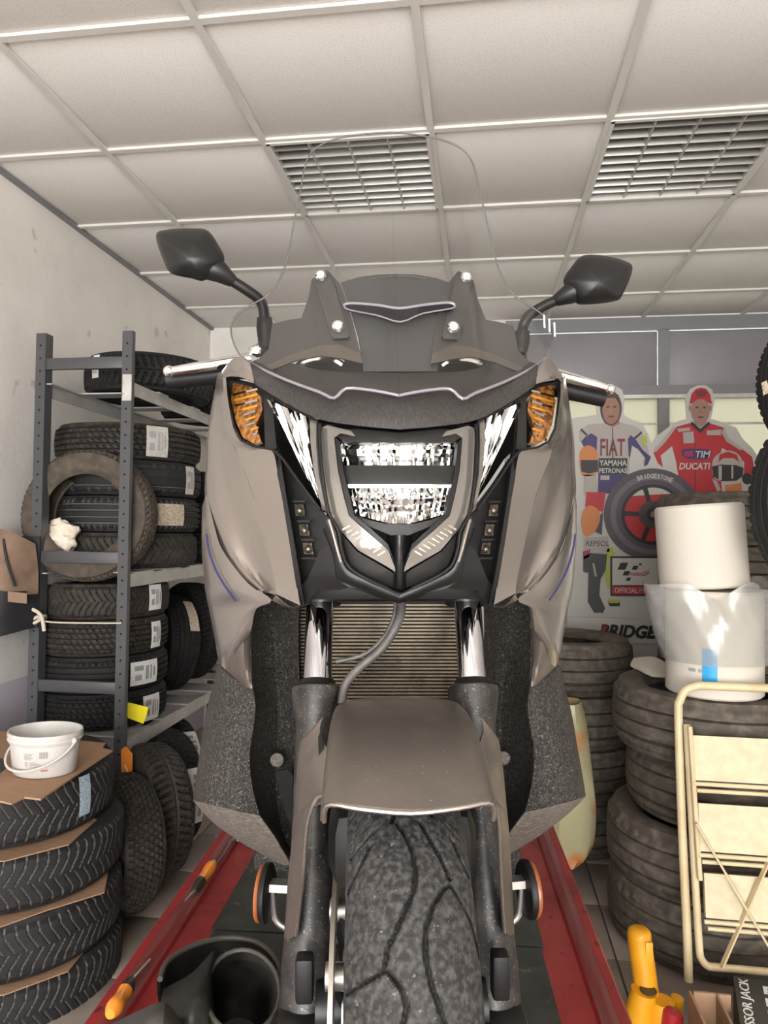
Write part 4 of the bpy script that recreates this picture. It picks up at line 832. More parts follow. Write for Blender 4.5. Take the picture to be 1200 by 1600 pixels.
# ============================================================ the motor scooter (own frame: x lateral, y rearwards, z up)
yb = ray(570, 831).normalized(); xb = (rr-yb*rr.dot(yb)).normalized(); zb_ = xb.cross(yb)
OB = CAM+xb*.0435+yb*.85-zb_*.86
MBK = Matrix(((xb.x, yb.x, zb_.x, OB.x), (xb.y, yb.y, zb_.y, OB.y), (xb.z, yb.z, zb_.z, OB.z), (0, 0, 0, 1))); MBI = MBK.inverted()
SC = bpy.data.objects.new('motor_scooter', None); COL.objects.link(SC); SC.matrix_world = MBK; MATX[SC.name] = MBK; SC.empty_display_size = .1
SC['label'] = 'grey maxi scooter with tall clear windshield standing on the red lift'; SC['category'] = 'scooter'
def L(px, py, d): return MBI @ at_d(px, py, d)
def part(b, name, m, par=None, **k): return b.build(name, m, par or SC, local=True, **k)
def pair(b, name, m, par=None, **k):                     # a left part and its mirror image
    c = b.mirror(); return part(b, name, m, par, **k), part(c, name, m, par, **k)
def sheet(rows, nu=4, nv=4, th=.003): 
    return mb().surf([[L(*p) for p in r] for r in rows], nu, nv, th, tv=(0, .9, 0))
AXY, AXZ = 0., .30                                      # front axle in scooter coordinates
# depth of the nose surface and of the windshield as functions of the view direction
def nose(px, py):
    c = interp(py, [(560, .97), (600, .925), (665, .89), (750, .868), (850, .862), (900, .868), (940, .885)]); lat = (px-(570+47.85/c))/F*c; return c+2.4*lat*lat
def ws(px, py):
    c = .90+.32*(617-py)/410; lat = (px-(570+47.85/c))/F*c; return c+2.2*lat*lat
def drape(poly, fn, off=0., th=.003, cuts=2):
    bm = bmesh.new(); f = bm.faces.new([bm.verts.new((x, y, 0)) for x, y in poly]); bm.normal_update()
    bmesh.ops.triangulate(bm, faces=[f])
    for _ in range(cuts):
        es = [e for e in bm.edges if e.calc_length() > 14]
        if es: bmesh.ops.subdivide_edges(bm, edges=es, cuts=1); bmesh.ops.triangulate(bm, faces=bm.faces[:])
    bm.verts.index_update(); bm.edges.index_update(); n = len(bm.verts); vs = [(q.co.x, q.co.y) for q in bm.verts]
    A = [L(x, y, fn(x, y)+off) for x, y in vs]; B = [p+Vector((0, th, 0)) for p in A]
    fs = [tuple(q.index for q in f.verts) for f in bm.faces]; fs += [tuple(i+n for i in f[::-1]) for f in fs]
    for e in bm.edges:
        if e.is_boundary: a, c = e.verts[0].index, e.verts[1].index; fs.append((a, c, c+n, a+n))
    bm.free(); return MB().add(A+B, fs)
def mx_(p, d=.9): return (2*(570+47.85/d)-p[0], p[1])    # mirrored pixel at a given depth
def full(half, d=.88): return half+[mx_(p, d) for p in half[::-1]]

# ---- front wheel
WHL = part(mb().lathe([(.205, -.045), (.215, -.05), (.22, -.045), (.205, -.03), (.2, 0), (.205, .03), (.22, .045), (.215, .05), (.205, .045), (.19, .02), (.19, -.02)], 64, Matrix.Translation((0, AXY, AXZ)) @ Matrix.Rotation(pi/2, 4, 'Y'), closed=True), 'front_wheel', 'black_satin')
def tread_moto(th, s):
    g = 0
    t = (math.degrees(th)-28) % 36
    for tt in (t, t+36, t-36):
        for poly in GROOVES:
            if tt < poly[0] or tt > poly[1]: continue
            for (a, b) in poly[2]:
                dx_, dy_ = (b[0]-a[0])*5.2, (b[1]-a[1])*62; px, py = (tt-a[0])*5.2, (s-a[1])*62; l2 = dx_*dx_+dy_*dy_
                u = min(1, max(0, (px*dx_+py*dy_)/l2)); d = sqrt((px-u*dx_)**2+(py-u*dy_)**2); g = max(g, 1-max(0, (d-1.0))/1.3)
    return max(0, g)
GROOVES = []
for pts in ([(64, -.15), (60, -.02), (57, .04), (53, .06), (50, .02), (45, -.15), (41, -.3), (38, -.35)], [(38, -.35), (36.5, -.6), (35, -.9)], [(64, .15), (60, .28), (56, .42), (53, .5)], [(52, .5), (51, .4), (48, .25), (44, .14), (40, .12), (36, .17), (30, .32)], [(38, -.3), (35.5, -.15), (33, -.1), (28, -.2)], [(63, -.45), (61.5, -.6), (60, -.85)], [(60, -.5), (57, -.65), (53, -.92)], [(52, .5), (49, .68), (46, .85), (40, 1.0)], [(62, .6), (59, .72), (56, .9)]):
    pts = [(a-28, b) for a, b in pts]; GROOVES.append((min(a for a, b in pts)-1, max(a for a, b in pts)+1, list(zip(pts, pts[1:]))))
def moto_tyre(R, W):
    ns, nth = 96, 1080; P = []
    for k in range(ns+1):
        s = -1+2*k/ns; ph = s*1.18; P.append((R-.062*(1-cos(ph))*1.05, sin(ph)/sin(1.18)*W/2, s))
    P += [(R-.075, W*.47, None), (R-.09, W*.40, None), (R-.085, W*.34, None), (R-.06, W*.40, None), (R-.03, W*.2, None), (R-.03, -W*.2, None), (R-.06, -W*.40, None), (R-.085, -W*.34, None), (R-.09, -W*.40, None), (R-.075, -W*.47, None)]
    n = len(P); vs = []; gr = []; fs = []
    for i in range(nth):
        th = 2*pi*i/nth
        for (r, z, s) in P:
            g = tread_moto(th, s) if s is not None and abs(s) < .97 else 0
            q = r-.005*g; vs.append((z, AXY-q*cos(th), AXZ+q*sin(th))); gr.append(float(g))
    for i in range(nth):
        j = (i+1) % nth; fs += [(i*n+k, j*n+k, j*n+(k+1) % n, i*n+(k+1) % n) for k in range(n)]
    me = bpy.data.meshes.new('tyre'); me.from_pydata(vs, [], fs); at = me.attributes.new('groove', 'FLOAT', 'POINT'); at.data.foreach_set('value', gr)
    bm = bmesh.new(); bm.from_mesh(me); bmesh.ops.recalc_face_normals(bm, faces=bm.faces[:]); bm.to_mesh(me); bm.free()
    me.shade_smooth(); me.set_sharp_from_angle(angle=math.radians(40)); me.materials.append(M['rubber_road']); return me
fme = moto_tyre(.300, .124); ft = bpy.data.objects.new('front_tyre', fme); COL.objects.link(ft); ft.parent = SC; MATX[ft.name] = MBK
rt_ = bpy.data.objects.new('rear_tyre', fme); COL.objects.link(rt_); rt_.parent = SC; rt_.location = (0, 1.52, 0); rt_.scale = (1.3, 1, 1)
for k in range(5):
    a = 2*pi*k/5+.3; part(mb().tube([(0, AXY+.03*cos(a), AXZ+.03*sin(a)), (.0, AXY+.2*cos(a), AXZ+.2*sin(a))], [.022, .014], 10), 'spoke', 'black_satin', WHL)
part(mb().cyl((-.10, AXY, AXZ), (.10, AXY, AXZ), .03, n=20), 'hub', 'black_satin', WHL)
# brake disc on the left side of the view
dx = -.078
DS = part(mb().lathe([(.105, -.0025), (.155, -.0025), (.155, .0025), (.105, .0025)], 64, Matrix.Translation((dx, AXY, AXZ)) @ Matrix.Rotation(pi/2, 4, 'Y'), closed=True), 'brake_disc', 'disc_steel')
for k in range(6):
    a = 2*pi*k/6+.2; part(mb().cyl((dx-.008, AXY+.1*cos(a), AXZ+.1*sin(a)), (dx+.012, AXY+.1*cos(a), AXZ+.1*sin(a)), .014, n=14), 'disc_button', 'steel', DS)
    part(mb().bar((dx+.004, AXY+.1*cos(a), AXZ+.1*sin(a)), (dx+.02, AXY+.03*cos(a+.3), AXZ+.03*sin(a+.3)), .012, .02), 'disc_arm', 'black_satin', DS)
part(mb().lathe([(.05, -.001), (.062, -.001), (.062, .001), (.05, .001)], 40, Matrix.Translation((-.068, AXY, AXZ)) @ Matrix.Rotation(pi/2, 4, 'Y'), closed=True), 'sensor_ring', 'steel', WHL)
# ---- fork legs
for s in (-1, 1):
    fx_ = .111*s; top = Vector((fx_, .155, .66)); cap = L(498, 1076, 1.0); cap.x = fx_; low = Vector((fx_*1.02, -.005, .235)); dirv = (cap-low).normalized()
    ft_ = part(mb().cyl(cap-dirv*.02, cap+dirv*.26, .0205, n=28), 'fork_tube', 'fork_chrome')
    fb = part(mb().tube([low, low+dirv*.10, low+dirv*.22, cap-dirv*.05, cap-dirv*.012, cap, cap+dirv*.004], [.034, .033, .027, .028, .036, .036, .030], 28), 'fork_slider', 'fork_dusty')
    part(mb().tube([cap-dirv*.002, cap+dirv*.012], [.030, .024], 24), 'dust_seal', 'black_plastic', fb)
    part(mb().bbox(low+Vector((-s*.002, -.03, .12)), (.020, .022, .05), .004), 'hose_clip', 'black_plastic', fb)
    part(mb().bbox(low+Vector((0, -.004, .0)), (.07, .06, .13), .015), 'axle_clamp', 'black_satin', fb)
    if s < 0: part(mb().bbox(low+Vector((-.022, .02, -.03)), (.045, .07, .14), .015), 'brake_caliper', 'black_satin', fb)
# amber reflectors on brackets beside the fork
for s in (-1, 1):
    c = L(417, 1395, .92); c.x = abs(c.x)*s
    p = Matrix.Translation(c) @ Matrix.Rotation(s*.12, 4, 'Z') @ Matrix.Rotation(pi/2, 4, 'Y')
    e = mb().lathe([(0, -.005), (.034, -.005), (.036, -.002), (.036, .003), (.032, .005), (0, .005)], 32, p).build('reflector_cup', 'black_plastic', SC, local=True)
    p2 = Matrix.Translation(c+Vector((s*.006, 0, 0))) @ Matrix.Rotation(s*.12, 4, 'Z') @ Matrix.Rotation(pi/2, 4, 'Y')
    mb().lathe([(0, -.003), (.034, -.003), (.035, 0), (.033, .003), (0, .004)], 32, p2).build('reflector', 'amber_reflector', e, local=True)
    part(mb().bar(c+Vector((-s*.004, 0, .01)), c+Vector((-s*.030, .0, .008)), .018, .010), 'bracket', 'steel', e, smooth=False); part(mb().tube(cr([c+Vector((-s*.006, .004, .0)), c+Vector((-s*.010, .004, -.035)), c+Vector((-s*.024, .004, -.048))], 4), .004, 8), 'bracket', 'steel', e)
# ---- front mudguard: top hood and two side stays
def fend(th, x, R=.343, drop=0): return Vector((x, AXY-(R-drop)*cos(th), AXZ+(R-drop)*sin(th)))
rows = []
for k in range(9):
    th = lerp(1.075, 2.1, k/8); hw = lerp(.083, .080, k/8)
    rows.append([fend(th-.055*(1-k/8)*(1-x*x), x*hw, .348, dr) for x, dr in ((-1.0, .034), (-.985, .018), (-.9, .006), (-.55, .001), (0, 0), (.55, .001), (.9, .006), (.985, .018), (1.0, .034))])
MG = part(mb().surf(rows, 3, 2, .004), 'front_mudguard', 'metallic_dirty')
part(mb().tube(cr([fend(1.072-.055*(1-x*x), x*.083, .3485, dr) for x, dr in ((-1.0, .034), (-.985, .018), (-.9, .006), (-.55, .001), (0, 0), (.55, .001), (.9, .006), (.985, .018), (1.0, .034))], 3), .0026, 8), 'lip_edge', 'metallic_paint', MG)
for s in (-1, 1):
    q = sheet([[(505, 1120, .82), (488, 1140, .83), (470, 1158, .86)], [(500, 1145, .82), (486, 1170, .83), (466, 1180, .86)], [(522, 1195, .78), (490, 1200, .80), (463, 1215, .85)], [(524, 1246, .75), (494, 1240, .79), (460, 1262, .84)],
               [(488, 1262, .78), (474, 1268, .80), (457, 1290, .84)], [(480, 1290, .79), (469, 1300, .81), (455, 1320, .84)], [(474, 1360, .81), (464, 1366, .825), (450, 1372, .85)], [(468, 1420, .83), (459, 1424, .84), (446, 1430, .86)], [(463, 1462, .84), (455, 1466, .85), (443, 1472, .87)]], 3, 4, .006)
    if s > 0: q = q.mirror()
    part(q, 'mudguard_stay', 'metallic_dirty', MG)
    e = [L(*p) for p in ((525, 1250, .748), (512, 1244, .76), (498, 1246, .775), (488, 1262, .78), (480, 1290, .79), (474, 1360, .81), (468, 1420, .83), (463, 1462, .84))]
    if s > 0: e = [Vector((-p.x, p.y, p.z)) for p in e]
    part(mb().tube(cr(e, 4), .0022, 8), 'stay_edge', 'metallic_paint', MG)
    h = drape([(497, 1152), (501, 1143), (504, 1152), (508, 1184), (498, 1186)], lambda x, y: .805, 0, .004, 0)
    if s < 0: part(h, 'vent_slot', 'hole_dark', MG)
part(mb().bbox((0, .02, .50), (.17, .16, .10), .03), 'fender_liner', 'black_plastic', MG)
# ---- radiator with fins, hoses
rd = 1.20
RD = part(drape([(462, 940), (724, 940), (722, 1100), (462, 1100)], lambda x, y: rd+.012, 0, .03, 0), 'radiator', 'radiator_dark', smooth=False)
for k in range(28):
    y = 945+k*5.5; a, c = L(470, y, rd), L(722, y, rd); part(mb().bar(a, c, .010, .0030), 'fin', 'radiator_fin', RD, smooth=False)
a, c = L(466, 945, rd), L(464, 1095, rd); part(mb().tube([a, c], .006, 10), 'side_tank', 'black_plastic', RD); a, c = L(724, 945, rd), L(722, 1095, rd); part(mb().tube([a, c], .006, 10), 'side_tank', 'black_plastic', RD)
part(mb().tube(cr([L(626, 930, 1.0), L(627, 955, .99), L(617, 982, .98), L(595, 1015, .98), L(560, 1045, .98), L(540, 1070, .98), L(534, 1100, .97)], 6), .0062, 12), 'brake_hose', 'hose_rubber')
part(mb().tube(cr([L(618, 935, 1.01), L(616, 962, 1.0), L(600, 995, 1.0), L(570, 1022, 1.0), L(525, 1034, 1.0)], 6), .0032, 10), 'sensor_cable', 'hose_rubber')
part(mb().bbox((0, .56, .62), (.30, .2, .36), .03), 'frame_core', 'black_plastic'); part(mb().bbox(L(627, 905, 1.06), (.30, .10, .06), .015), 'lower_yoke', 'black_plastic')
for s in (-1, 1): part(mb().cyl(L(570+47.85/1.08+s*.111/1.08*F, 945, 1.08), L(570+47.85/1.08+s*.111/1.08*F, 925, 1.08), .031, n=24), 'yoke_clamp', 'black_plastic')
# ---- inner leg shields (dark, dusty), side pieces, lower panels, bottom flanges
pair(sheet([[(470, 925, 1.10), (430, 925, 1.14), (396, 930, 1.12)], [(466, 985, 1.13), (428, 985, 1.18), (392, 990, 1.13)], [(468, 1060, 1.15), (430, 1060, 1.20), (394, 1065, 1.13)], [(474, 1120, 1.16), (434, 1120, 1.20), (399, 1110, 1.13)], [(470, 1180, 1.16), (432, 1180, 1.20), (390, 1180, 1.12)], [(468, 1240, 1.15), (432, 1240, 1.19), (394, 1232, 1.11)], [(470, 1300, 1.15), (440, 1295, 1.18), (405, 1274, 1.10)], [(478, 1352, 1.15), (462, 1346, 1.16), (452, 1342, 1.12)]], 4, 4, .005), 'inner_leg_shield', 'dusty_plastic_inner')
pair(drape([(430, 1206), (450, 1202), (458, 1212), (456, 1290), (447, 1272)], lambda x, y: 1.125, 0, .004, 0), 'shield_opening', 'hole_dark')
for (x, y, r_) in ((433, 1187, .011),):
    c = L(x, y, 1.165); pair(mb().lathe([(0, .006), (r_*.6, .006), (r_, .003), (r_, -.004)], 20, Matrix.Translation(c) @ Matrix.Rotation(pi/2, 4, 'X')), 'screw_cap', 'dusty_flange')
pair(sheet([[(402, 938, 1.08), (385, 930, 1.07), (366, 940, 1.11)], [(394, 975, 1.09), (378, 968, 1.08), (358, 975, 1.13)], [(391, 1020, 1.10), (376, 1018, 1.09), (352, 1020, 1.15)], [(393, 1060, 1.10), (380, 1055, 1.10), (352, 1046, 1.16)], [(394, 1076, 1.10), (386, 1074, 1.105), (372, 1068, 1.14)]], 4, 4, .005), 'shield_side_piece', 'metallic_dirty')
pair(sheet([[(395, 1074, 1.105), (372, 1066, 1.13), (346, 1044, 1.17), (338, 1046, 1.22)], [(399, 1100, 1.10), (370, 1096, 1.115), (342, 1080, 1.16), (331, 1078, 1.22)], [(397, 1130, 1.095), (365, 1128, 1.10), (332, 1120, 1.15), (321, 1118, 1.21)], [(390, 1180, 1.085), (356, 1180, 1.085), (322, 1178, 1.13), (312, 1176, 1.19)], [(394, 1228, 1.08), (358, 1224, 1.075), (318, 1218, 1.11), (306, 1216, 1.17)], [(405, 1273, 1.08), (372, 1266, 1.07), (328, 1256, 1.09), (302, 1250, 1.15)]], 4, 4, .006), 'lower_side_panel', 'dusty_plastic')
pair(sheet([[(405, 1274, 1.082), (372, 1267, 1.072), (328, 1257, 1.092), (302, 1251, 1.152)], [(428, 1306, 1.10), (392, 1300, 1.12), (352, 1288, 1.14), (318, 1270, 1.20)], [(446, 1336, 1.13), (416, 1330, 1.17), (378, 1315, 1.21), (340, 1291, 1.26)], [(454, 1352, 1.16), (438, 1350, 1.2), (410, 1335, 1.26), (385, 1322, 1.32)]], 4, 4, .005), 'bottom_flange', 'dusty_flange')
# ---- silver side fairings: bright inner facet, outer flank, lower flank with stripe
q = sheet([[(353, 590, 1.02), (348, 588, 1.03)], [(356, 625, 1.01), (350, 624, 1.025)], [(366, 672, 1.0), (354, 668, 1.02)], [(378, 691, .985), (362, 690, 1.015)], [(398, 699, .97), (368, 702, 1.01)], [(425, 704, .95), (374, 718, 1.005)], [(434, 740, .948), (386, 750, 1.0)], [(442, 780, .945), (400, 787, .992)], [(456, 865, .94), (418, 862, .98)], [(464, 915, .937), (428, 905, .972)], [(469, 946, .935), (431, 928, .968), ]], 3, 4, .004)
q2 = sheet([[(348, 588, 1.03), (344, 582, 1.06), (340, 586, 1.12), (342, 590, 1.32)], [(350, 624, 1.025), (342, 622, 1.06), (333, 622, 1.13), (338, 626, 1.34)], [(354, 668, 1.02), (341, 666, 1.06), (326, 664, 1.13), (333, 670, 1.36)], [(362, 690, 1.015), (344, 690, 1.06), (323, 690, 1.13), (331, 695, 1.37)], [(374, 718, 1.005), (350, 722, 1.05), (322, 722, 1.13), (330, 728, 1.38)], [(400, 787, .992), (366, 790, 1.04), (321, 780, 1.13), (330, 790, 1.40)], [(418, 862, .98), (386, 858, 1.03), (344, 850, 1.09), (338, 850, 1.40)], [(428, 905, .972), (404, 900, 1.01), (370, 892, 1.06), (350, 892, 1.40)], [(431, 930, .968), (420, 926, .99), (404, 922, 1.02), (380, 925, 1.40)]], 4, 4, .004)
q3 = sheet([[(469, 946, .935), (452, 948, .945), (431, 930, .966)], [(466, 950, .96), (448, 950, .97), (425, 938, .99)]], 3, 2, .004)
q.add(q2.v, q2.f); q.add(q3.v, q3.f); pair(q, 'side_fairing', 'metallic_paint', ang=28)
pair(sheet([[(323, 772, 1.115), (319, 782, 1.14), (316, 795, 1.2), (324, 795, 1.42)], [(335, 822, 1.085), (325, 828, 1.115), (315, 832, 1.2), (323, 832, 1.42)], [(348, 860, 1.065), (334, 868, 1.10), (316, 872, 1.2), (325, 872, 1.42)], [(387, 911, 1.035), (355, 920, 1.075), (321, 925, 1.2), (331, 925, 1.42)], [(424, 938, .995), (374, 945, 1.065), (328, 955, 1.2), (338, 955, 1.42)], [(400, 952, 1.03), (368, 972, 1.08), (334, 990, 1.2), (344, 990, 1.42)], [(392, 985, 1.06), (362, 1010, 1.10), (340, 1025, 1.2), (350, 1025, 1.42)], [(380, 1010, 1.10), (358, 1040, 1.14), (346, 1048, 1.21), (354, 1048, 1.42)]], 4, 4, .004), 'lower_fairing', 'metallic_paint', ang=28)
st = [(323, 835, 1.118), (327, 860, 1.113), (337, 890, 1.098), (352, 916, 1.076), (369, 940, 1.064)]
pair(mb().surf([[L(x-1.5, y, d-.003) for x, y, d in st], [L(x+1, y-1, d-.005) for x, y, d in st]], 4, 1, .001), 'side_stripe', 'blue_stripe')
# silver caps above the indicators
pair(sheet([[(391, 569, 1.0), (376, 557, 1.03), (362, 562, 1.07), (350, 575, 1.12)], [(395, 585, .995), (376, 580, 1.01), (360, 578, 1.045), (346, 582, 1.08)], [(397, 598, .985), (378, 590, 1.0), (362, 588, 1.015), (350, 590, 1.04)]], 4, 4, .004), 'fairing_cap', 'metallic_paint')
# ---- nose: weave-textured cowl, head lamp unit
cw = [[(x, y, d) for x, y, d in r] for r in (
    [(398, 600, .99), (440, 626, .955), (497, 654, .915), (560, 665, .893), (626, 671, .886)],
    [(394, 586, .995), (440, 606, .965), (500, 632, .925), (565, 643, .90), (626, 647, .893)],
    [(391, 569, 1.01), (440, 588, .985), (500, 608, .95), (565, 616, .925), (625, 618, .915)],
    [(400, 562, 1.06), (445, 575, 1.04), (500, 590, 1.01), (565, 596, .99), (623, 598, .98)],
    [(410, 560, 1.12), (450, 566, 1.11), (500, 578, 1.09), (565, 582, 1.07), (620, 583, 1.06)])]
q = sheet(cw, 4, 4, .004).both(); CW = part(q, 'nose_cowl', 'weave_dark')
lens_out = [(500, 662), (500, 690), (504, 740), (514, 800), (529, 830), (534, 860), (545, 886), (572, 904), (600, 917), (626, 929)]
lens_top = [(626, 671), (560, 667)]
HL = part(drape(full([(560, 660), (494, 655), (494, 700), (500, 760), (512, 812), (526, 845), (533, 872), (545, 893), (572, 912), (600, 925), (625, 936)][::-1][::-1]), nose, .075, .01, 2), 'headlight', 'black_plastic')
# black chin trim below the lamp
ch = [(512, 806), (525, 832), (531, 862), (542, 889), (571, 907), (600, 920), (626, 931)]; ch2 = [(505, 828), (520, 868), (526, 902), (545, 917), (572, 926), (600, 937), (626, 943)]
q = sheet([[(x, y, nose(x, y)-.004) for x, y in ch], [((x+u)/2, (y+v)/2, nose((x+u)/2, (y+v)/2)-.006) for (x, y), (u, v) in zip(ch, ch2)], [(x, y, nose(x, y)+.004) for x, y in ch2], [(x, y-2, nose(x, y)+.05) for x, y in ch2]], 4, 3, .004).both(); part(q, 'chin_trim', 'black_satin')
for s in (-1, 1):                                        # bright edge of the trim
    e = [L(x, y, nose(x, y)-.007) for x, y in ((514, 812), (521, 835), (527, 858), (533, 878))]; e = e if s < 0 else [Vector((-p.x, p.y, p.z)) for p in e]; part(mb().tube(cr(e, 4), .0022, 8), 'trim_edge', 'metallic_dirty')
# black inner grille with three small lamps
gr_in = [(425, 705), (441, 716), (470, 756), (512, 808), (520, 845), (527, 900), (530, 915), (495, 922), (484, 944), (472, 948)]
GRL = pair(drape(gr_in+[(457, 865), (443, 780), (434, 740)], nose, .052, .006, 2), 'nose_grille', 'black_plastic')
pair(drape([(424, 703), (436, 703), (447, 775), (462, 862), (476, 946), (468, 948), (455, 865), (441, 780), (433, 740)], nose, .022, .02, 2), 'grille_edge', 'black_satin')
pair(drape([(500, 860), (520, 846), (530, 890), (545, 918), (530, 922), (495, 922), (480, 945), (472, 947), (466, 920), (480, 905)], nose, .03, .02, 2), 'lower_grille', 'black_satin')
for sd in (0, 1):
    g = GRL[sd]
    for k, (x, y) in enumerate(((468, 797), (475, 828), (481, 857))):
        lm = drape([(x-8, y-9), (x+6, y-9), (x+9, y+9), (x-6, y+9)], nose, .046, .008, 1); rf = mb().sphere(L(x+1, y+1, nose(x, y)+.044), .0055, 12, 8); br_ = drape([(x-11, y-15), (x+9, y-15), (x+10, y-12), (x-10, y-12)], nose, .030, .012, 0)
        if sd: lm, rf, br_ = lm.mirror(), rf.mirror(), br_.mirror()
        l_ = part(lm, 'small_lamp', 'lens_dim', g); part(rf, 'lamp_bulb', 'lens_dim', g); part(br_, 'grille_bar', 'black_satin', g)
    br_ = drape([(470, 871), (495, 871), (497, 874), (472, 874)], nose, .030, .012, 0); part(br_.mirror() if sd else br_, 'grille_bar', 'black_satin', g)
# reflectors: fluted bright bowls
def fluted(xa, xb__, ytop, ybot, off, bow, n, amp, flat=0):
    dm = nose((xa(.5)+xb__(.5))/2, 700)
    rows = []; rnd = random.Random(n*7+3); jit = [rnd.uniform(0, 1)*(1 if i % 2 else .35) for i in range(n*2+1)]
    for j in range(7):
        t = j/6; row = []
        for i in range(n*2+1):
            u = i/(n*2); x = lerp(xa(t), xb__(t), u); y = lerp(ytop(u), ybot(u), t)
            dd = (dm if flat else nose(x, y))+off+bow*(1-(2*t-1)**2)+amp*jit[i]
            row.append(L(x, y, dd))
        rows.append(row)
    return mb().surf(rows, 1, 1, .002, tv=(0, .9, 0))
cxl = 570+47.85/.88; m_ = lambda x: 2*cxl-x
part(fluted(lambda t: lerp(531, 537, t), lambda t: m_(lerp(531, 537, t)), lambda u: 690, lambda u: 727, .026, .022, 15, .0045), 'upper_reflector', 'reflector_chrome', HL, ang=15)
part(fluted(lambda t: lerp(545, 556, t), lambda t: m_(lerp(545, 556, t)), lambda u: 762, lambda u: 804+14*min(1, 2.6*min(u, 1-u)), .020, .024, 17, .0045), 'lower_reflector', 'reflector_chrome', HL, ang=15)
part(drape([(532, 727), (m_(532), 727), (m_(545), 760), (545, 760)], nose, .020, .02, 2), 'divider', 'satin_dark', HL)
part(drape([(542, 757), (m_(542), 757), (m_(543), 762), (543, 762)], nose, .012, .02, 1), 'divider_lip', 'chrome', HL)
part(drape(full([(552, 803), (600, 818), (626, 819), ][::-1][::-1])[:6] if False else [(551, 804), (575, 812), (600, 818), (cxl, 819), (m_(600), 818), (m_(575), 812), (m_(551), 804), (m_(560), 816), (m_(600), 832), (cxl, 842), (600, 832), (560, 816)], nose, .016, .02, 2), 'lower_bezel', 'satin_dark', HL)
part(drape(full([(524, 680), (560, 672), (626, 676)][::1])if False else [(516, 672), (560, 670), (cxl, 676), (m_(560), 670), (m_(516), 672), (m_(527), 683), (m_(540), 691), (540, 691), (527, 683)], nose, .018, .02, 2), 'upper_bezel', 'satin_dark', HL)
bz = [(523, 683), (530, 690), (536, 735), (545, 770), (553, 804), (575, 822), (606, 850), (617, 880), (608, 860), (570, 826), (546, 806), (537, 770), (529, 735)]
for s in (0, 1):
    q = drape(bz, nose, .006, .03, 1); part(q.mirror() if s else q, 'bezel_rim', 'black_satin', HL)
    q = drape([(502, 668), (512, 664), (548, 673), (556, 682), (532, 677), (522, 684), (528, 735), (536, 772), (545, 806), (570, 828), (607, 860), (620, 895), (606, 886), (560, 860), (530, 826), (515, 800), (506, 740), (502, 690)], nose, .010, .02, 2); part(q.mirror() if s else q, 'light_guide', 'light_guide', HL)
    for k in range(9):
        x0_, y0_ = lerp(535, 590, k/8), lerp(828, 868, k/8); q = mb().bar(L(x0_, y0_, nose(x0_, y0_)+.008), L(x0_+12, y0_-7, nose(x0_, y0_)+.008), .0018, .002); part(q.mirror() if s else q, 'guide_rib', 'lens_dim', HL, smooth=False)
    q = drape([(534, 834), (558, 862), (606, 890), (620, 900), (622, 922), (600, 914), (572, 902), (547, 884), (537, 860)], nose, .014, .02, 2); part(q.mirror() if s else q, 'lower_bezel', 'satin_dark', HL)
q = mb().surf([[L(x, y, nose(x, y)+o_) for x, o_ in ((cxl-20, .03), (cxl-9, .012), (cxl, .006), (cxl+9, .012), (cxl+20, .03))] for y in (836, 848, 860, 890, 920)], 4, 3, .004, tv=(0, .9, 0)); part(q, 'nose_spine', 'black_gloss', HL)
lp_ = lens_out[:]; part(drape([(560, 667)]+lp_+[(m_(x), y) for x, y in lp_[:-1][::-1]]+[(m_(560), 667), (cxl, 671)], nose, 0, .0025, 3), 'lens', 'lens_clear', HL)
e = [L(x, y, nose(x, y)-.001) for x, y in lp_]; part(mb().tube(cr(e+[Vector((-p.x, p.y, p.z)) for p in e[:-1][::-1]], 3), .0022, 8), 'lens_seal', 'black_plastic', HL)
# side lamps and indicators
so = [(366, 593), (395, 600), (430, 622), (460, 640), (496, 657), (496, 690), (500, 740), (512, 802), (500, 796), (470, 756), (441, 716), (425, 702), (396, 697), (377, 688), (366, 668), (357, 625), (354, 592)]
for s in (0, 1):
    mm_ = (lambda q: q.mirror()) if s else (lambda q: q)
    SL = part(mm_(drape(so, nose, .125, .01, 2)), 'side_light', 'black_plastic')
    part(mm_(fluted(lambda t: lerp(417, 493, t), lambda t: lerp(482, 503, t), lambda u: 624+28*u, lambda u: 775+8*u, .045, .004, 7, .014, 1)), 'reflector', 'reflector_chrome', SL, ang=15)
    part(mm_(drape([(484, 655), (495, 657), (496, 690), (500, 740), (511, 802), (503, 795), (491, 740), (485, 690)], nose, .008, .02, 2)), 'guide_strip', 'light_guide', SL)
    part(mm_(drape([(412, 612), (424, 620), (432, 700), (425, 702), (414, 698)], nose, .014, .02, 2)), 'divider', 'satin_dark', SL)
    IN = part(mm_(drape([(364, 598), (392, 604), (406, 618), (410, 640), (400, 664), (408, 690), (398, 694), (380, 684), (369, 660), (361, 625)], nose, .012, .02, 2)), 'indicator', 'amber', SL)
    for k in range(9):
        y = 612+k*8.6; q = mb().bar(L(364+k*1.9, y+5, nose(366, y)+.009), L(403-(3 if 3 < k < 7 else 0), y-4, nose(400, y)+.009), .0024, .003); part(mm_(q), 'lens_flute', 'amber_bright' if k % 2 else 'reflector_chrome', IN, smooth=False)
    part(mm_(drape(so, nose, 0, .0025, 3)), 'lens', 'lens_clear', SL)
    e = [L(x, y, nose(x, y)-.001) for x, y in so]; part(mm_(mb().tube(e+[e[0]], .0018, 6)), 'lens_seal', 'black_plastic', SL)
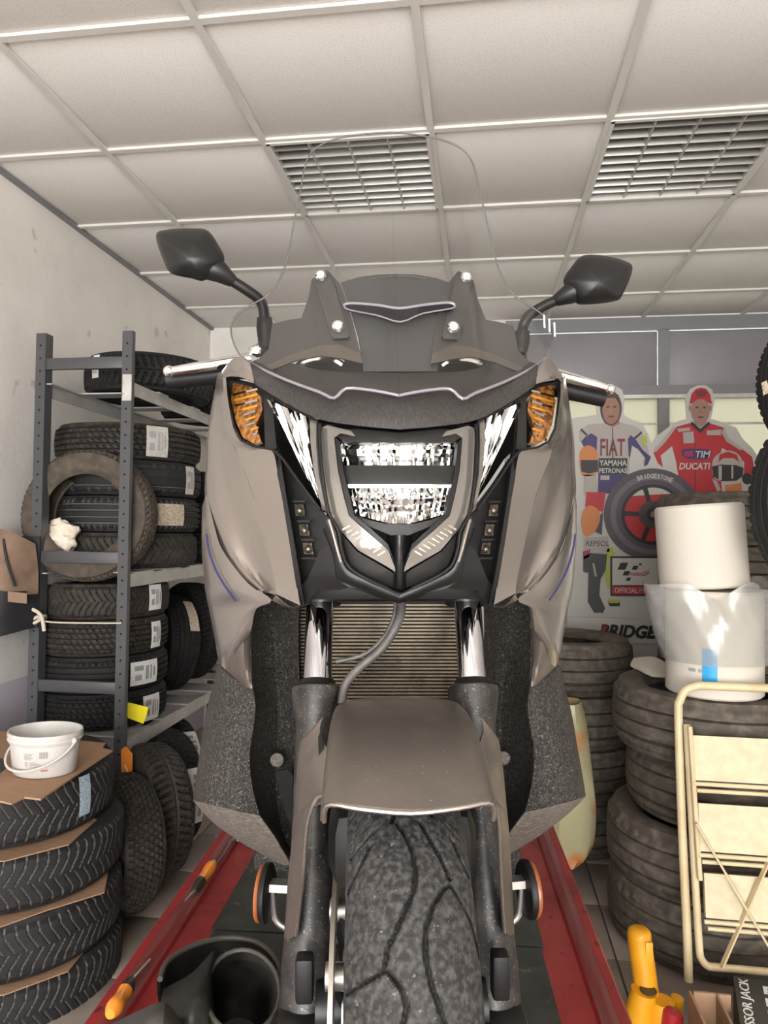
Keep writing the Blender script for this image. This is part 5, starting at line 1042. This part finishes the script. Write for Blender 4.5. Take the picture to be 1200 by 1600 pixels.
# ---- windshield
edge = [(575, 209, 207), (530, 216, 213), (497, 229, 227), (479, 252, 250), (469, 300, 300), (461, 340, 340), (450, 400, 400), (438, 435, 435), (420, 460, 460), (392, 477, 478), (369, 494, 495), (361, 513, 513), (365, 536, 535), (376, 557, 558), (402, 573, 580)]
rows = []
for ex_, ey_, cy_ in edge:
    row = []
    for k in range(7):
        t = k/6; py = lerp(cy_, ey_, t*t); dcc = .90+.32*(617-py)/410; px = lerp(570+47.85/dcc, ex_, t); row.append(L(px, py, ws(px, py)))
    row[0].x = 0; rows.append(row)
for lst in ([(None, 600), (600, 596), (575, 594), (548, 591), (520, 602), (490, 598), (448, 594)], [(None, 618), (605, 614), (575, 609), (541, 607), (522, 622), (512, 617), (500, 613)]):
    row = []
    for px, py in lst:
        dcc = .90+.32*(617-py)/410; px = 570+47.85/dcc if px is None else px; row.append(L(px, py, ws(px, py)))
    row[0].x = 0; rows.append(row)
half = mb().surf(rows, 3, 3, .0035); half.both()
WS = part(half, 'windshield', 'windshield_clear', recalc=True)
oe = [(None, 207)]+[(a, c) for a, c, _ in edge]+[(448, 594), (500, 613), (522, 622), (541, 607), (575, 609), (605, 614), (None, 618)]
ep = []
for px, py in oe:
    dcc = .90+.32*(617-py)/410; q_ = L(570+47.85/dcc if px is None else px, py, ws(px or 570+47.85/dcc, py)); 
    if px is None: q_.x = 0
    ep.append(q_)
def ring_edge(pts): return cr(pts, 3)
ee = cr(ep[:15], 3); part(mb().tube(ee+[], .0013, 6), 'rim_edge', 'edge_glass', WS); part(mb().tube([Vector((-p.x, p.y, p.z)) for p in ee], .0013, 6), 'rim_edge', 'edge_glass', WS)
for lo_ in (ep[14:],): 
    part(mb().tube(cr(lo_, 3), .0022, 8), 'lower_rim', 'purple_edge', WS); part(mb().tube([Vector((-p.x, p.y, p.z)) for p in cr(lo_, 3)], .0022, 8), 'lower_rim', 'purple_edge', WS)
vt = [(537, 477), (548, 474), (590, 477), (624, 482), (660, 477), (700, 473), (711, 477), (706, 482), (660, 490), (626, 503), (590, 493), (545, 484)]
V_ = part(drape(vt, ws, -.003, .008, 2), 'vent', 'hole_dark', WS)
for seg in (vt[:7], vt[6:]+vt[:1]): part(mb().tube(cr([L(x, y, ws(x, y)-.004) for x, y in seg], 3), .0022 if seg is not None and seg[0] == vt[0] else .0012, 8), 'vent_edge', 'purple_edge', V_)
for k in range(3):
    x = 850+k*8; part(mb().bar(L(x, 492+k*6, ws(x, 495)-.002), L(x+1, 512+k*7, ws(x, 512)-.002), .0025, .0006), 'print_mark', 'print_white', WS, smooth=False)
# smoked original screen, brackets, screws
part(drape([(533, 441), (560, 433), (590, 429), (617, 428), (650, 429), (680, 434), (706, 443), (700, 490), (690, 540), (683, 580), (568, 580), (560, 530), (546, 480)], ws, .030, .004, 2), 'smoked_screen', 'smoke_screen')
for k in range(10):
    x = 581+k*8.8; y = 432+.004*(x-621)**2*.6; part(mb().bar(L(x, y, ws(x, y)+.028), L(x+5.5, y, ws(x+5, y)+.028), .0022, .0008), 'screen_mark', 'smoke_print', smooth=False)
for s in (0, 1):
    mm_ = (lambda q: q.mirror()) if s else (lambda q: q)
    BR = part(mm_(drape([(511, 421), (487, 436), (482, 465), (471, 497), (450, 500), (425, 506), (423, 520), (420, 545), (405, 560), (390, 568), (418, 580), (460, 564), (500, 556), (535, 560), (567, 568), (556, 520), (545, 480), (532, 444)], ws, .022, .006, 2)), 'screen_bracket', 'bracket_haze_grey')
    part(mm_(drape([(418, 580), (440, 572), (460, 564), (500, 556), (535, 560), (567, 568), (563, 552), (530, 538), (500, 540), (450, 556), (400, 578)], ws, .016, .006, 2)), 'bracket_lip', 'metallic_dirty', BR)
    part(mm_(drape([(491, 437), (498, 427), (511, 422), (520, 440), (546, 524), (543, 528), (521, 529), (517, 524)], ws, .008, .010, 2)), 'mount_plate', 'bracket_haze_grey', BR)
    for (x, y) in ((501, 431), (528, 510)):
        c = L(x, y, ws(x, y)-.002); part(mm_(mb().lathe([(0, .006), (.003, .006), (.0045, .0045), (.0055, .0055), (.0085, .002), (.0085, -.004), (0, -.004)], 20, Matrix.Translation(c) @ Matrix.Rotation(pi/2, 4, 'X'))), 'screw', 'chrome', WS)
part(mb().bbox(L(625, 585, 1.18), (.34, .06, .07), .02), 'instrument_panel', 'black_satin')
part(mb().bbox(L(622, 578, 1.14), (.05, .02, .012), .003), 'panel_badge', 'chrome')
for s in (0, 1):
    mm_ = (lambda q: q.mirror()) if s else (lambda q: q)
    part(mm_(mb().tube(cr([L(*p) for p in ((535, 570, 1.13), (520, 562, 1.13), (490, 562, 1.14), (465, 574, 1.15), (462, 592, 1.16))], 5), [.007]*21, 10)), 'dash_trim', 'chrome')
# ---- mirrors
def mirror_unit(outl, apex, stem, base, d0):
    R = part(mb().tube(cr([L(x, y, d) for x, y, d in base], 5), .0085, 12), 'mirror_stem', 'black_satin')
    cxm = sum(p[0] for p in outl)/len(outl); cym = sum(p[1] for p in outl)/len(outl); O2 = smooth2(outl, 4); n = len(O2); rows = []
    for f, dd in ((1.0, .040), (1.01, .028), (.985, .016), (.86, .006), (.55, -.006), (.22, -.013), (.02, -.014)):
        rows.append([L(lerp(apex[0], x, f), lerp(apex[1], y, f), d0+dd) for x, y in O2+[O2[0]]])
    b = mb(); vs = [p for r in rows for p in r[:-1]]; fs = []
    for j in range(len(rows)-1): fs += [(j*n+i, j*n+(i+1) % n, (j+1)*n+(i+1) % n, (j+1)*n+i) for i in range(n)]
    fs += [tuple(range(n)), tuple((len(rows)-1)*n+i for i in range(n))[::-1]]; b.add(vs, fs)
    H = part(b, 'mirror_housing', 'black_satin', R, ang=50)
    part(mb().prism([L(lerp(cxm, x, .93), lerp(cym, y, .93), d0+.0405) for x, y in O2], (0, .001, 0)), 'mirror_glass', 'mirror_glass', R, smooth=False)
    st_ = [L(x, y, d) for x, y, d in stem]; part(mb().tube(st_, [.019, .0185, .0165, .0095], 16), 'stem_cone', 'black_satin', R)
    bl = [L(x, y, d) for x, y, d in base[-3:]]; part(mb().tube([bl[0], bl[1], bl[2]], [.012, .014, .0125], 14), 'stem_boot', 'black_plastic', R)
mirror_unit([(244, 368), (262, 359), (300, 357), (325, 361), (342, 385), (350, 402), (346, 418), (320, 438), (300, 435), (268, 427), (256, 408)], (296, 402), [(318, 416, 1.10), (332, 420, 1.10), (345, 426, 1.10), (364, 440, 1.11)], [(360, 437, 1.11), (385, 453, 1.12), (404, 467, 1.13), (411, 480, 1.135), (413, 497, 1.14), (414, 512, 1.14), (416, 540, 1.15)], 1.08)
mirror_unit([(881, 436), (893, 417), (910, 400), (938, 399), (974, 407), (988, 420), (972, 461), (958, 471), (912, 476), (898, 471), (884, 450)], (937, 440), [(908, 448, 1.15), (897, 456, 1.15), (888, 460, 1.15), (868, 470, 1.16)], [(872, 468, 1.16), (850, 478, 1.16), (828, 492, 1.16), (819, 505, 1.16), (816, 518, 1.165), (815, 532, 1.165), (812, 550, 1.17)], 1.13)
for a_, c_ in (((416, 538, 1.15), (418, 585, 1.22)), ((812, 548, 1.17), (818, 605, 1.29))): part(mb().cyl(L(*a_), L(*c_), .011, n=14), 'mirror_mount', 'black_satin')
# ---- handlebar: grips and silver levers
for (ball, l1, l2, g0, g1, d, dg) in (((264, 580), (300, 575), (392, 561), (262, 594), (372, 582), 1.16, 1.20), ((953, 608), (930, 601), (870, 585), (944, 622), (868, 606), 1.24, 1.28)):
    G = part(mb().cyl(L(*g0, dg), L(*g1, dg), .0165, n=20), 'handle_grip', 'black_plastic'); LV = part(mb().tube([L(*ball, d), L(*l1, d), L(*l2, d+.02)], [.0065, .0085, .011], 14), 'brake_lever', 'chrome'); part(mb().sphere(L(*ball, d), .0095, 16, 10), 'lever_ball', 'chrome', LV)
    p = L(*l2, d+.02); part(mb().cyl(L(*g1, dg), Vector((0, L(*g1, dg).y+.05, L(*g1, dg).z)), .011, n=14), 'handlebar', 'black_satin')
part(crumple(L(403, 548, 1.16), .012, (1.2, .8, .8), 2, .3, 16, 10), 'lever_clamp', 'chrome')
# ---- body behind the leg shields, seat and tail (mostly hidden from here)
b = []
for y, w_, z0_, z1_ in ((.46, .20, .42, .80), (.55, .19, .30, .78), (.75, .20, .26, .66), (1.0, .19, .30, .72), (1.35, .17, .46, .80), (1.75, .10, .62, .86)): b.append([Vector((w_*cos(a)*.95*(1 if abs(cos(a)) < .8 else .95), y, (z0_+z1_)/2+(z1_-z0_)/2*sin(a))) for a in [2*pi*k/20 for k in range(21)]])
part(mb().surf(b, 1, 3, .004), 'rear_body', 'satin_dark')
part(mb().surf([[Vector((x*w_, y, z+.05*(1-x*x))) for x in (-1, -.6, 0, .6, 1)] for y, w_, z in ((.72, .10, .74), (.95, .15, .76), (1.2, .16, .78), (1.3, .15, .84), (1.7, .13, .87), (1.8, .08, .86))], 4, 4, .07, tv=(0, 0, -1)), 'seat', 'black_plastic')
for s in (-1, 1): part(mb().bbox((s*.19, .72, .25), (.12, .5, .04), .012), 'foot_board', 'dusty_plastic')
part(mb().lathe([(.0, -.05), (.21, -.05), (.21, .05), (.0, .05)], 40, Matrix.Translation((0, 1.52, .30)) @ Matrix.Rotation(pi/2, 4, 'Y')), 'rear_wheel', 'black_satin'); part(mb().bar((.09, .9, .34), (.09, 1.52, .30), .05, .09), 'swing_arm', 'black_satin')
